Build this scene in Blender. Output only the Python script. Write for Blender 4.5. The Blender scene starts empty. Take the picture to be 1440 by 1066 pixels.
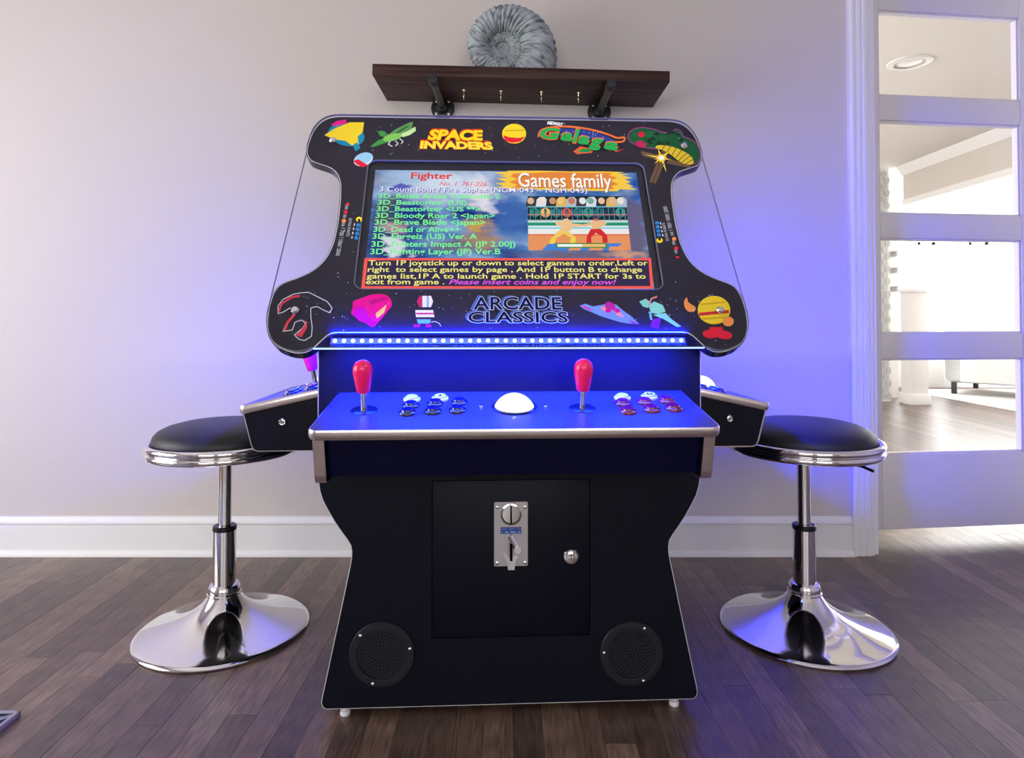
import bpy, bmesh, math, random
from mathutils import Vector as V, Matrix as M, noise
random.seed(7)
SC = bpy.context.scene
COL = SC.collection
PI = math.pi

# ------------------------------------------------------------------ camera, world, exposure, large lights
FPX, PPX, PPY, PITCH, HC = 920.0, 720.0, 429.0, math.radians(1.0), 0.80
cam = bpy.data.objects.new('camera', bpy.data.cameras.new('camera'))
COL.objects.link(cam)
cam.location = (0, 0, HC)
cam.rotation_euler = (PI / 2 + PITCH, 0, 0)
cam.data.sensor_fit = 'HORIZONTAL'
cam.data.sensor_width = 36.0
cam.data.lens = 36.0 * FPX / 1440.0
cam.data.shift_y = (PPY - 533.0) / 1440.0
cam.data.clip_start = 0.02
SC.camera = cam

world = bpy.data.worlds.new('daylight')
SC.world = world
world.use_nodes = True
bg = world.node_tree.nodes['Background']
bg.inputs[0].default_value = (0.93, 0.97, 1.0, 1)
bg.inputs[1].default_value = 4.0

SC.view_settings.view_transform = 'Standard'
SC.view_settings.look = 'None'
SC.view_settings.gamma = 1.0
SC.view_settings.use_curve_mapping = False
SC.view_settings.exposure = 0.0


def area(name, loc, direction, sx, sy, power, color=(1, 1, 1), parent=None, spread=180):
    l = bpy.data.lights.new(name, 'AREA')
    l.shape = 'RECTANGLE'
    l.size, l.size_y = sx, sy
    l.energy = power
    l.color = color
    l.spread = math.radians(spread)
    o = bpy.data.objects.new(name, l)
    COL.objects.link(o)
    o.location = loc
    o.rotation_euler = V(direction).to_track_quat('-Z', 'Y').to_euler()
    if parent:
        o.parent = parent
    return o


# daylight entering by the windows of the room (left wall, wall behind the camera) and of the far sunroom, plus one added fill lamp
area('daylight_left_window', (-2.74, 0.75, 1.0), (1, 0.12, -0.12), 1.7, 1.2, 29, (1.0, 0.985, 0.965))
area('daylight_rear_window', (-0.9, -2.52, 1.5), (0, 1, 0), 1.5, 1.3, 9, (1.0, 0.95, 0.90))
area('daylight_rear_window_2', (1.1, -2.52, 1.5), (0, 1, 0), 1.5, 1.3, 9, (1.0, 0.95, 0.90))
area('daylight_sunroom_back', (5.4, 7.3, 1.2), (-0.25, -1, -0.1), 3.0, 1.6, 110, (1.0, 0.99, 0.96))
area('added_far_room_fill', (-0.5, 4.4, 1.2), (1, 0, 0.1), 2.0, 1.4, 110, (1.0, 0.99, 0.96))  # added lamp brightening the next room's ceiling, the wall has no window
area('daylight_sunroom_side', (6.9, 5.2, 1.2), (-1, -0.1, -0.1), 2.6, 1.6, 110, (1.0, 0.99, 0.96))

# two added spots, out of view, that brighten the machine's printed board
for lx in (-1.75, 1.75):
    sl = bpy.data.lights.new('added_board_spot', 'SPOT')
    sl.energy, sl.color = 85, (1.0, 0.95, 0.88)
    sl.spot_size, sl.spot_blend, sl.shadow_soft_size = math.radians(21.5), 0.8, 0.05
    so_ = bpy.data.objects.new('added_board_spot', sl)
    COL.objects.link(so_)
    so_.location = (lx, 0.30, 2.57)
    so_.rotation_euler = (V((0, 1.42, 1.06)) - V((lx, 0.30, 2.57))).to_track_quat('-Z', 'Y').to_euler()

# ------------------------------------------------------------------ materials


def principled(name, color, rough=0.5, metal=0.0, spec=0.5, emit=None, estr=0.0, coat=0.0, bump=None, trans=0.0, alpha=1.0, sheen=0.0):
    m = bpy.data.materials.new(name)
    m.use_nodes = True
    nt = m.node_tree
    b = nt.nodes['Principled BSDF']
    b.inputs['Base Color'].default_value = (*color, 1)
    b.inputs['Roughness'].default_value = rough
    b.inputs['Metallic'].default_value = metal
    b.inputs['Specular IOR Level'].default_value = spec
    b.inputs['Coat Weight'].default_value = coat
    b.inputs['Transmission Weight'].default_value = trans
    if emit:
        b.inputs['Emission Color'].default_value = (*emit, 1)
        b.inputs['Emission Strength'].default_value = estr
    if bump:
        scale, strength = bump
        tc = nt.nodes.new('ShaderNodeTexCoord')
        n = nt.nodes.new('ShaderNodeTexNoise')
        n.inputs['Scale'].default_value = scale
        n.inputs['Detail'].default_value = 4
        bp = nt.nodes.new('ShaderNodeBump')
        bp.inputs['Strength'].default_value = strength
        bp.inputs['Distance'].default_value = 0.002
        nt.links.new(tc.outputs['Object'], n.inputs['Vector'])
        nt.links.new(n.outputs['Fac'], bp.inputs['Height'])
        nt.links.new(bp.outputs['Normal'], b.inputs['Normal'])
    return m


def noise_color(m, c1, c2, scale, vscale=(1, 1, 1), lo=0.35, hi=0.65, detail=5, coord='Object', rough=None):
    nt = m.node_tree
    b = nt.nodes['Principled BSDF']
    tc = nt.nodes.new('ShaderNodeTexCoord')
    mp = nt.nodes.new('ShaderNodeMapping')
    mp.inputs['Scale'].default_value = vscale
    n = nt.nodes.new('ShaderNodeTexNoise')
    n.inputs['Scale'].default_value = scale
    n.inputs['Detail'].default_value = detail
    r = nt.nodes.new('ShaderNodeValToRGB')
    r.color_ramp.elements[0].position = lo
    r.color_ramp.elements[0].color = (*c1, 1)
    r.color_ramp.elements[1].position = hi
    r.color_ramp.elements[1].color = (*c2, 1)
    nt.links.new(tc.outputs[coord], mp.inputs['Vector'])
    nt.links.new(mp.outputs[0], n.inputs['Vector'])
    nt.links.new(n.outputs['Fac'], r.inputs[0])
    nt.links.new(r.outputs[0], b.inputs['Base Color'])
    return m


def emission(name, color, strength=1.0):
    m = bpy.data.materials.new(name)
    m.use_nodes = True
    nt = m.node_tree
    nt.nodes.clear()
    e = nt.nodes.new('ShaderNodeEmission')
    e.inputs[0].default_value = (*color, 1)
    e.inputs[1].default_value = strength
    o = nt.nodes.new('ShaderNodeOutputMaterial')
    nt.links.new(e.outputs[0], o.inputs[0])
    return m


def pane_material(name, tint=(1, 1, 1), refl=0.6, rough=0.0):
    """thin clear sheet: transparent with a Fresnel-weighted mirror coat"""
    m = bpy.data.materials.new(name)
    m.use_nodes = True
    nt = m.node_tree
    nt.nodes.clear()
    t = nt.nodes.new('ShaderNodeBsdfTransparent')
    t.inputs[0].default_value = (*tint, 1)
    g = nt.nodes.new('ShaderNodeBsdfGlossy')
    g.inputs['Roughness'].default_value = rough
    f = nt.nodes.new('ShaderNodeFresnel')
    geo = nt.nodes.new('ShaderNodeNewGeometry')
    io = nt.nodes.new('ShaderNodeMapRange')
    io.inputs[3].default_value, io.inputs[4].default_value = 1.45, 1 / 1.45    # same reflectance from either face
    nt.links.new(geo.outputs['Backfacing'], io.inputs[0])
    nt.links.new(io.outputs[0], f.inputs[0])
    mu = nt.nodes.new('ShaderNodeMath')
    mu.operation = 'MULTIPLY'
    mu.inputs[1].default_value = refl
    mx = nt.nodes.new('ShaderNodeMixShader')
    o = nt.nodes.new('ShaderNodeOutputMaterial')
    nt.links.new(f.outputs[0], mu.inputs[0])
    nt.links.new(mu.outputs[0], mx.inputs[0])
    nt.links.new(t.outputs[0], mx.inputs[1])
    nt.links.new(g.outputs[0], mx.inputs[2])
    nt.links.new(mx.outputs[0], o.inputs[0])
    return m


def floor_material(name='stained_oak'):
    m = bpy.data.materials.new(name)
    m.use_nodes = True
    nt = m.node_tree
    L, N = nt.links.new, nt.nodes.new
    b = nt.nodes['Principled BSDF']
    geo = N('ShaderNodeNewGeometry')
    oi = N('ShaderNodeObjectInfo')
    at = N('ShaderNodeAttribute')
    at.attribute_name = 'tone'
    ad = N('ShaderNodeMath'); ad.operation = 'ADD'
    L(oi.outputs['Random'], ad.inputs[0]); L(at.outputs['Fac'], ad.inputs[1])
    fr = N('ShaderNodeMath'); fr.operation = 'FRACT'
    L(ad.outputs[0], fr.inputs[0])
    sh = N('ShaderNodeVectorMath'); sh.operation = 'MULTIPLY'
    sh.inputs[1].default_value = (1, 1, 1)
    cmb = N('ShaderNodeCombineXYZ')
    m1 = N('ShaderNodeMath'); m1.operation = 'MULTIPLY'; m1.inputs[1].default_value = 31.0
    L(fr.outputs[0], m1.inputs[0]); L(m1.outputs[0], cmb.inputs[1]); L(m1.outputs[0], cmb.inputs[2])
    av = N('ShaderNodeVectorMath'); av.operation = 'ADD'
    L(geo.outputs['Position'], av.inputs[0]); L(cmb.outputs[0], av.inputs[1])

    def noise(scale, vs, detail=4, dist=0.0):
        mp = N('ShaderNodeMapping'); mp.inputs['Scale'].default_value = vs
        n = N('ShaderNodeTexNoise'); n.inputs['Scale'].default_value = scale
        n.inputs['Detail'].default_value = detail; n.inputs['Distortion'].default_value = dist
        L(av.outputs[0], mp.inputs['Vector']); L(mp.outputs[0], n.inputs['Vector'])
        return n
    pores = noise(1.0, (520, 14, 1), 3)
    bands = noise(1.0, (45, 2.2, 1), 5, 1.2)
    # cathedral figure
    mp = N('ShaderNodeMapping'); mp.inputs['Scale'].default_value = (22, 1.6, 1)
    L(av.outputs[0], mp.inputs['Vector'])
    wv = N('ShaderNodeTexWave'); wv.wave_type = 'RINGS'
    wv.inputs['Scale'].default_value = 2.6; wv.inputs['Distortion'].default_value = 6.0
    wv.inputs['Detail'].default_value = 3.0; wv.inputs['Detail Scale'].default_value = 1.2
    L(mp.outputs[0], wv.inputs['Vector'])
    ramp = N('ShaderNodeValToRGB')
    ramp.color_ramp.elements[0].position = 0.0; ramp.color_ramp.elements[0].color = (0.056, 0.031, 0.025, 1)
    ramp.color_ramp.elements[1].position = 1.0; ramp.color_ramp.elements[1].color = (0.300, 0.195, 0.135, 1)
    e = ramp.color_ramp.elements.new(0.55); e.color = (0.150, 0.090, 0.064, 1)
    s1 = N('ShaderNodeMath'); s1.operation = 'MULTIPLY_ADD'; s1.inputs[1].default_value = 0.62; s1.inputs[2].default_value = -0.06
    L(fr.outputs[0], s1.inputs[0])
    s2 = N('ShaderNodeMath'); s2.operation = 'MULTIPLY_ADD'; s2.inputs[1].default_value = 0.6
    L(bands.outputs['Fac'], s2.inputs[0]); L(s1.outputs[0], s2.inputs[2])
    s3 = N('ShaderNodeMath'); s3.operation = 'MULTIPLY_ADD'; s3.inputs[1].default_value = 0.16
    L(wv.outputs['Fac'], s3.inputs[0]); L(s2.outputs[0], s3.inputs[2])
    s4 = N('ShaderNodeMath'); s4.operation = 'SUBTRACT'; s4.inputs[1].default_value = 0.17
    L(s3.outputs[0], s4.inputs[0]); L(s4.outputs[0], ramp.inputs[0])
    pr = N('ShaderNodeMapRange'); pr.inputs[1].default_value = 0.33; pr.inputs[2].default_value = 0.52
    pr.inputs[3].default_value = 0.38; pr.inputs[4].default_value = 1.0
    L(pores.outputs['Fac'], pr.inputs[0])
    mix = N('ShaderNodeMix'); mix.data_type = 'RGBA'; mix.blend_type = 'MULTIPLY'; mix.inputs[0].default_value = 1.0
    L(ramp.outputs[0], mix.inputs[6]); L(pr.outputs[0], mix.inputs[7])
    L(mix.outputs[2], b.inputs['Base Color'])
    bp = N('ShaderNodeBump'); bp.inputs['Strength'].default_value = 0.16; bp.inputs['Distance'].default_value = 0.0015
    L(pores.outputs['Fac'], bp.inputs['Height']); L(bp.outputs[0], b.inputs['Normal'])
    rr = N('ShaderNodeMapRange'); rr.inputs[3].default_value = 0.27; rr.inputs[4].default_value = 0.42
    L(bands.outputs['Fac'], rr.inputs[0]); L(rr.outputs[0], b.inputs['Roughness'])
    b.inputs['Specular IOR Level'].default_value = 0.85
    return m


MT = {}
MT['wall'] = principled('beige_wall_paint', (0.60, 0.545, 0.495), 0.85, bump=(260, 0.06), spec=0.2)
MT['white_trim'] = principled('white_trim_paint', (0.80, 0.78, 0.76), 0.45, spec=0.35)
MT['door_paint'] = principled('door_paint', (0.70, 0.67, 0.66), 0.5, spec=0.3)
MT['ceiling'] = principled('ceiling_paint', (0.78, 0.74, 0.70), 0.9, spec=0.2)
MT['floor'] = floor_material()
MT['subfloor'] = principled('subfloor', (0.012, 0.009, 0.008), 0.9, spec=0.1, bump=(40, 0.2))
MT['vinyl'] = principled('black_vinyl', (0.0040, 0.0040, 0.0105), 0.40, spec=0.14, bump=(420, 0.25))  # black vinyl with the blue light cast put into its colour
MT['panel_vinyl'] = principled('black_panel_vinyl', (0.045, 0.047, 0.065), 0.36, spec=0.5, bump=(500, 0.25))
MT['apron'] = principled('gloss_black_apron', (0.002, 0.002, 0.022), 0.28, spec=0.12)  # blue cast of the light mixed into the black base colour
MT['print'] = principled('black_starfield_print', (0.027, 0.0235, 0.034), 0.5, spec=0.03)
MT['board_edge'] = principled('gloss_black_edge', (0.012, 0.012, 0.014), 0.14)
MT['sheet_edge'] = principled('clear_sheet_edge', (0.20, 0.20, 0.24), 0.3)
MT['bezel'] = principled('bezel_black', (0.012, 0.012, 0.018), 0.4, spec=0.3)
MT['chrome'] = principled('chrome', (0.86, 0.85, 0.85), 0.07, metal=1.0)
MT['brushed'] = principled('dull_chrome_molding', (0.74, 0.66, 0.64), 0.30, metal=1.0, bump=(120, 0.15))
MT['stainless'] = principled('pitted_zinc_plate', (0.50, 0.465, 0.47), 0.36, metal=1.0, bump=(900, 0.5))
MT['molding'] = principled('silver_edge_molding', (0.78, 0.78, 0.77), 0.30, metal=0.6)
MT['leather'] = principled('black_leatherette', (0.010, 0.010, 0.013), 0.42, spec=0.42, bump=(600, 0.3))
MT['black_plastic'] = principled('black_plastic', (0.004, 0.004, 0.005), 0.30)
MT['speaker'] = principled('speaker_plastic', (0.011, 0.011, 0.016), 0.42, spec=0.3)
MT['dark'] = principled('dark_void', (0.002, 0.002, 0.003), 0.9, spec=0.0)
MT['pink'] = principled('pink_balltop', (0.80, 0.010, 0.115), 0.22, spec=0.5, emit=(0.9, 0.01, 0.12), estr=0.10)
MT['white_plastic'] = principled('white_plastic', (0.80, 0.79, 0.82), 0.3)
MT['ball'] = emission('lit_trackball', (0.90, 1.0, 0.94), 1.5)
MT['blue_btn'] = principled('clear_blue_button', (0.004, 0.008, 0.05), 0.08, spec=0.8, coat=1.0)
MT['red_btn'] = principled('clear_red_button', (0.22, 0.002, 0.03), 0.08, spec=0.8, coat=1.0)
MT['plexi'] = pane_material('clear_plexi', (0.985, 0.99, 1.0), 0.30)
MT['pane'] = pane_material('door_glass', (0.985, 0.99, 0.99), 0.7)
MT['led'] = emission('blue_white_led', (0.20, 0.26, 1.0), 11.0)
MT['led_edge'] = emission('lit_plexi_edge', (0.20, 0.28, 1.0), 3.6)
MT['led_pcb'] = principled('led_tape', (0.10, 0.12, 0.30), 0.35, emit=(0.05, 0.09, 1.0), estr=0.45)
MT['iron'] = principled('black_iron_pipe', (0.016, 0.016, 0.018), 0.40, metal=0.4, bump=(200, 0.25))
MT['brass'] = principled('brass', (0.86, 0.72, 0.42), 0.25, metal=1.0)
MT['shelf'] = noise_color(principled('dark_walnut_stain', (0.05, 0.03, 0.03), 0.5, spec=0.15), (0.020, 0.008, 0.007), (0.090, 0.044, 0.034), 1.0, (2.5, 45, 60), 0.3, 0.7)
MT['shell'] = noise_color(principled('stone_grey_resin', (0.4, 0.42, 0.42), 0.75, spec=0.2, bump=(140, 0.3)), (0.25, 0.285, 0.30), (0.43, 0.47, 0.48), 22, (1, 1, 1), 0.30, 0.62, 8)
_nt = MT['shell'].node_tree
_pb = _nt.nodes['Principled BSDF']
_src = _pb.inputs['Base Color'].links[0].from_socket
_at = _nt.nodes.new('ShaderNodeAttribute'); _at.attribute_name = 'streak'
_mx = _nt.nodes.new('ShaderNodeMix'); _mx.data_type = 'RGBA'
_nt.links.new(_at.outputs['Fac'], _mx.inputs[0]); _nt.links.new(_src, _mx.inputs[6]); _mx.inputs[7].default_value = (0.085, 0.105, 0.118, 1)
_nt.links.new(_mx.outputs[2], _pb.inputs['Base Color'])
MT['rug'] = noise_color(principled('woven_rug', (0.3, 0.3, 0.34), 0.95, spec=0.1, bump=(500, 1.0)), (0.03, 0.035, 0.08), (0.42, 0.42, 0.45), 34, (1, 1, 1), 0.42, 0.55)
MT['rug_edge'] = principled('rug_binding', (0.46, 0.41, 0.42), 0.95, spec=0.1, bump=(700, 1.0))
MT['blue_label'] = principled('blue_sticker', (0.010, 0.035, 0.22), 0.4)
MT['label_text'] = principled('pale_blue_print', (0.24, 0.34, 0.75), 0.5)
MT['sofa'] = principled('white_upholstery', (0.82, 0.81, 0.79), 0.9, spec=0.2, bump=(300, 0.3))
MT['pale_rug'] = principled('pale_rug', (0.78, 0.75, 0.70), 0.95, spec=0.1, bump=(300, 0.6))
MT['tile'] = principled('grey_tile', (0.50, 0.50, 0.49), 0.35)
MT['grout'] = principled('pale_grout', (0.75, 0.74, 0.72), 0.8)
MT['can_lens'] = principled('frosted_lens', (0.85, 0.84, 0.82), 0.4)
FLAT = {}


def ink(c, rough=0.4):
    k = tuple(round(x, 3) for x in c)
    if k not in FLAT:
        FLAT[k] = principled('printed_ink', c, rough, spec=0.03)
    return FLAT[k]


LIT = {}


def lit(c, s=1.0):
    k = (tuple(round(x, 3) for x in c), s)
    if k not in LIT:
        LIT[k] = emission('screen_pixel_colour', c, s)
    return LIT[k]


def srgb(r, g, b):
    f = lambda x: (x / 255 / 12.92) if x / 255 <= 0.04045 else ((x / 255 + 0.055) / 1.055) ** 2.4
    return (f(r), f(g), f(b))


# ------------------------------------------------------------------ mesh helpers


class MB:
    """collects primitives into one bmesh"""

    def __init__(self):
        self.bm = bmesh.new()

    def _add(self, verts, faces, mat=None, mi=0):
        vs = [self.bm.verts.new(mat @ V(v) if mat else V(v)) for v in verts]
        out = []
        for f in faces:
            try:
                fc = self.bm.faces.new([vs[i] for i in f])
                fc.material_index = mi
                out.append(fc)
            except ValueError:
                pass
        return vs, out

    def box(self, lo, hi, bevel=0.0, mat=None, seg=2, mi=0):
        (x0, y0, z0), (x1, y1, z1) = lo, hi
        v = [(x0, y0, z0), (x1, y0, z0), (x1, y1, z0), (x0, y1, z0), (x0, y0, z1), (x1, y0, z1), (x1, y1, z1), (x0, y1, z1)]
        f = [(0, 3, 2, 1), (4, 5, 6, 7), (0, 1, 5, 4), (1, 2, 6, 5), (2, 3, 7, 6), (3, 0, 4, 7)]
        vs, fs = self._add(v, f, mat, mi)
        if bevel > 0:
            es = list({e for fc in fs for e in fc.edges})
            bmesh.ops.bevel(self.bm, geom=es, offset=bevel, segments=seg, affect='EDGES', profile=0.5)
        return self

    def prism(self, pts, z0, z1, mat=None, mi=0):
        n = len(pts)
        v = [(x, y, z0) for x, y in pts] + [(x, y, z1) for x, y in pts]
        f = [tuple(reversed(range(n))), tuple(range(n, 2 * n))]
        f += [(i, (i + 1) % n, n + (i + 1) % n, n + i) for i in range(n)]
        self._add(v, f, mat, mi)
        return self

    def poly(self, pts3, mat=None, mi=0):
        self._add(pts3, [tuple(range(len(pts3)))], mat, mi)
        return self

    def lathe(self, prof, seg=32, mat=None, cap0=True, cap1=True, mi=0):
        """prof = [(r, z)...] around local z"""
        v, f = [], []
        n = len(prof)
        for i in range(seg):
            a = 2 * PI * i / seg
            for r, z in prof:
                v.append((r * math.cos(a), r * math.sin(a), z))
        for i in range(seg):
            j = (i + 1) % seg
            for k in range(n - 1):
                f.append((i * n + k, j * n + k, j * n + k + 1, i * n + k + 1))
        if cap0 and prof[0][0] > 1e-6:
            f.append(tuple(i * n for i in reversed(range(seg))))
        if cap1 and prof[-1][0] > 1e-6:
            f.append(tuple(i * n + n - 1 for i in range(seg)))
        self._add(v, f, mat, mi)
        bmesh.ops.remove_doubles(self.bm, verts=self.bm.verts[:], dist=1e-6)
        return self

    def cyl(self, p0, p1, r, seg=20, r1=None):
        p0, p1 = V(p0), V(p1)
        d = p1 - p0
        m = M.Translation(p0) @ d.to_track_quat('Z', 'Y').to_matrix().to_4x4()
        return self.lathe([(r, 0), (r if r1 is None else r1, d.length)], seg, m)

    def torus(self, R, r, z=0, seg=64, rs=12, mat=None):
        v, f = [], []
        for i in range(seg):
            a = 2 * PI * i / seg
            for j in range(rs):
                b = 2 * PI * j / rs
                v.append(((R + r * math.cos(b)) * math.cos(a), (R + r * math.cos(b)) * math.sin(a), z + r * math.sin(b)))
        for i in range(seg):
            for j in range(rs):
                f.append((i * rs + j, ((i + 1) % seg) * rs + j, ((i + 1) % seg) * rs + (j + 1) % rs, i * rs + (j + 1) % rs))
        self._add(v, f, mat)
        return self

    def tube(self, pts, r, seg=8, mat=None, mi=0):
        pts = [V(p) for p in pts]
        n = len(pts)
        v, f = [], []
        up = V((0.13, 0.31, 0.94)).normalized()
        for i, p in enumerate(pts):
            t = (pts[min(i + 1, n - 1)] - pts[max(i - 1, 0)]).normalized()
            a = t.cross(up)
            if a.length < 1e-4:
                a = t.cross(V((1, 0, 0)))
            a.normalize()
            b = t.cross(a).normalized()
            for k in range(seg):
                w = 2 * PI * k / seg
                v.append(p + a * (r * math.cos(w)) + b * (r * math.sin(w)))
        for i in range(n - 1):
            for k in range(seg):
                f.append((i * seg + k, i * seg + (k + 1) % seg, (i + 1) * seg + (k + 1) % seg, (i + 1) * seg + k))
        f.append(tuple(range(seg)))
        f.append(tuple(reversed(range((n - 1) * seg, n * seg))))
        self._add(v, f, mat, mi)
        return self

    def mesh(self, name, smooth=35):
        bmesh.ops.recalc_face_normals(self.bm, faces=self.bm.faces[:])
        me = bpy.data.meshes.new(name)
        self.bm.to_mesh(me)
        self.bm.free()
        if smooth:
            me.polygons.foreach_set('use_smooth', [True] * len(me.polygons))
            me.set_sharp_from_angle(angle=math.radians(smooth))
        return me

    def build(self, name, mat, parent=None, smooth=35, matrix=None):
        return link(name, self.mesh(name, smooth), mat, parent, matrix)


def link(name, me, mat, parent=None, matrix=None):
    if mat is not None and not me.materials:
        for m in (mat if isinstance(mat, (list, tuple)) else [mat]):
            me.materials.append(m)
    o = bpy.data.objects.new(name, me)
    COL.objects.link(o)
    if parent:
        o.parent = parent
    if matrix is not None:
        o.matrix_local = matrix
    return o


def thing(name, label, cat, loc=(0, 0, 0), rz=0.0, group=None):
    o = bpy.data.objects.new(name, None)
    COL.objects.link(o)
    o.empty_display_size = 0.05
    o.location = loc
    o.rotation_euler = (0, 0, rz)
    return tag(o, label, cat, group)


def tag(o, label=None, cat=None, group=None, kind=None):
    if label: o['label'] = label
    if cat: o['category'] = cat
    if group: o['group'] = group
    if kind: o['kind'] = kind
    return o


def catmull(pts, n=6, closed=False):
    out = []
    k = len(pts)
    rng = range(k) if closed else range(k - 1)
    for i in rng:
        if closed:
            p0, p1, p2, p3 = pts[(i - 1) % k], pts[i], pts[(i + 1) % k], pts[(i + 2) % k]
        else:
            p0, p1, p2, p3 = pts[max(i - 1, 0)], pts[i], pts[i + 1], pts[min(i + 2, k - 1)]
        for j in range(n):
            t = j / n
            out.append(tuple(0.5 * (2 * p1[c] + (p2[c] - p0[c]) * t + (2 * p0[c] - 5 * p1[c] + 4 * p2[c] - p3[c]) * t * t + (3 * p1[c] - p0[c] - 3 * p2[c] + p3[c]) * t ** 3) for c in range(len(p1))))
    if not closed:
        out.append(tuple(pts[-1]))
    return out


def offset_outline(pts, d):
    n = len(pts)
    area2 = sum(pts[i][0] * pts[(i + 1) % n][1] - pts[(i + 1) % n][0] * pts[i][1] for i in range(n))
    s = 1 if area2 > 0 else -1
    out = []
    for i in range(n):
        a, b = V(pts[i - 1]), V(pts[(i + 1) % n])
        t = (b - a).normalized()
        out.append((pts[i][0] + s * t.y * d, pts[i][1] - s * t.x * d))
    return out


def rrect(x0, y0, x1, y1, r, n=6):
    out = []
    for cx, cy, a0 in ((x1 - r, y0 + r, -90), (x1 - r, y1 - r, 0), (x0 + r, y1 - r, 90), (x0 + r, y0 + r, 180)):
        for k in range(n + 1):
            a = math.radians(a0 + 90 * k / n)
            out.append((cx + r * math.cos(a), cy + r * math.sin(a)))
    return out


def circle(cx, cy, r, n=32):
    return [(cx + r * math.cos(2 * PI * k / n), cy + r * math.sin(2 * PI * k / n)) for k in range(n)]


def plate_mesh(name, loops, z0, z1, frame=None):
    """filled plate with holes between z0 and z1 (first loop is the outline)"""
    cu = bpy.data.curves.new(name, 'CURVE')
    cu.dimensions = '2D'
    cu.fill_mode = 'BOTH'
    cu.extrude = abs(z1 - z0) / 2
    for lp in loops:
        s = cu.splines.new('POLY')
        s.points.add(len(lp) - 1)
        for p, q in zip(s.points, lp):
            p.co = (q[0], q[1], 0, 1)
        s.use_cyclic_u = True
    t = bpy.data.objects.new('t', cu)
    COL.objects.link(t)
    dg = bpy.context.evaluated_depsgraph_get()
    me = bpy.data.meshes.new_from_object(t.evaluated_get(dg))
    bpy.data.objects.remove(t)
    bpy.data.curves.remove(cu)
    me.transform(M.Translation((0, 0, (z0 + z1) / 2)))
    if frame is not None:
        me.transform(frame)
    me.name = name
    return me


_CAP = {}


def glyph_mesh(body, shear=0.0, bold=0.0, stroke=0.0):
    cu = bpy.data.curves.new('t', 'FONT')
    cu.body = body
    cu.shear = shear
    cu.offset = bold
    cu.resolution_u = 3
    if stroke:
        cu.fill_mode = 'NONE'
        cu.bevel_depth = stroke
        cu.bevel_resolution = 0
    t = bpy.data.objects.new('t', cu)
    COL.objects.link(t)
    dg = bpy.context.evaluated_depsgraph_get()
    me = bpy.data.meshes.new_from_object(t.evaluated_get(dg))
    bpy.data.objects.remove(t)
    bpy.data.curves.remove(cu)
    return me


def text(name, body, frame, p0, p1, h, mat, parent, off=0.001, shear=0.0, bold=0.0, stroke=0.0, flare=0.0, arc=0.0):
    """flat lettering: baseline from p0 to p1 in the frame, cap height h"""
    if 'cap' not in _CAP:
        mm = glyph_mesh('H')
        _CAP['cap'] = max(v.co.y for v in mm.vertices)
        bpy.data.meshes.remove(mm)
    me = glyph_mesh(body, shear, bold, stroke)
    xs = [v.co.x for v in me.vertices]
    x0, x1 = min(xs), max(xs)
    d = V(p1) - V(p0)
    L = d.length
    ex = d / L
    ey = V((-ex.y, ex.x))
    sy = h / _CAP['cap']
    for v in me.vertices:
        a = (v.co.x - x0) / (x1 - x0)
        y = v.co.y * sy
        aa = (a - 0.5) * (1 + flare * (1 - y / h)) + 0.5
        yy = y + arc * 4 * a * (1 - a)
        q = V(p0) + ex * (aa * L) + ey * yy
        v.co = (q.x, q.y, off + (v.co.z * sy if stroke else 0))
    me.transform(frame)
    me.name = name
    return link(name, me, mat, parent)


# ------------------------------------------------------------------ the camera's rays, used to read positions on known planes
def ray(x, y):
    a, b = (x - PPX) / FPX, -(y - PPY) / FPX
    return V((a, math.cos(PITCH) - b * math.sin(PITCH), math.sin(PITCH) + b * math.cos(PITCH)))


PHI = math.radians(2.74)
ROOT = V((-0.0148, 1.6386, 0))
ROOTM = M.Translation(ROOT) @ M.Rotation(PHI, 4, 'Z')
ROOTI = ROOTM.inverted()


def frame_m(o, x, y, n):
    x, y, n = V(x), V(y), V(n)
    return M(((x.x, y.x, n.x, o[0]), (x.y, y.y, n.y, o[1]), (x.z, y.z, n.z, o[2]), (0, 0, 0, 1)))


def on_frame(fr, x, y, off=0.0):
    inv = (ROOTM @ fr).inverted()
    c = inv @ V((0, 0, HC))
    d = inv.to_3x3() @ ray(x, y)
    t = (off - c.z) / d.z
    p = c + d * t
    return (p.x, p.y)


TILT = math.atan(0.5616)
GF = frame_m((0, -0.3266, 0.8), (1, 0, 0), (0, math.sin(TILT), math.cos(TILT)), (0, -math.cos(TILT), math.sin(TILT)))
FF = frame_m((0, -0.31, 0), (1, 0, 0), (0, 0, 1), (0, -1, 0))
ALPHA = math.atan2(0.042, 0.194)
PF = frame_m((0, 0, 0.648), (1, 0, 0), (0, math.cos(ALPHA), math.sin(ALPHA)), (0, -math.sin(ALPHA), math.cos(ALPHA)))


def G(x, y, off=0.0):
    return on_frame(GF, x, y, off)


def FP(x, y, off=0.0):
    return on_frame(FF, x, y, off)


# ================================================================== THE ROOM
WY = 2.215                      # face of the back wall
FZ = 0.0
DX0, DX1 = 1.215, 2.02          # door opening
RX0, RX1, RY0, RYT, RZ = -2.8, 2.6, -2.6, WY, 2.62

floor_o = MB().box((RX0, RY0, -0.05), (7.2, 7.6, -0.0065)).build('floor', MT['subfloor'], smooth=0)
tag(floor_o, 'dark stained oak strip floor running under the arcade machine and into the next room', 'floor', kind='structure')


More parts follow.
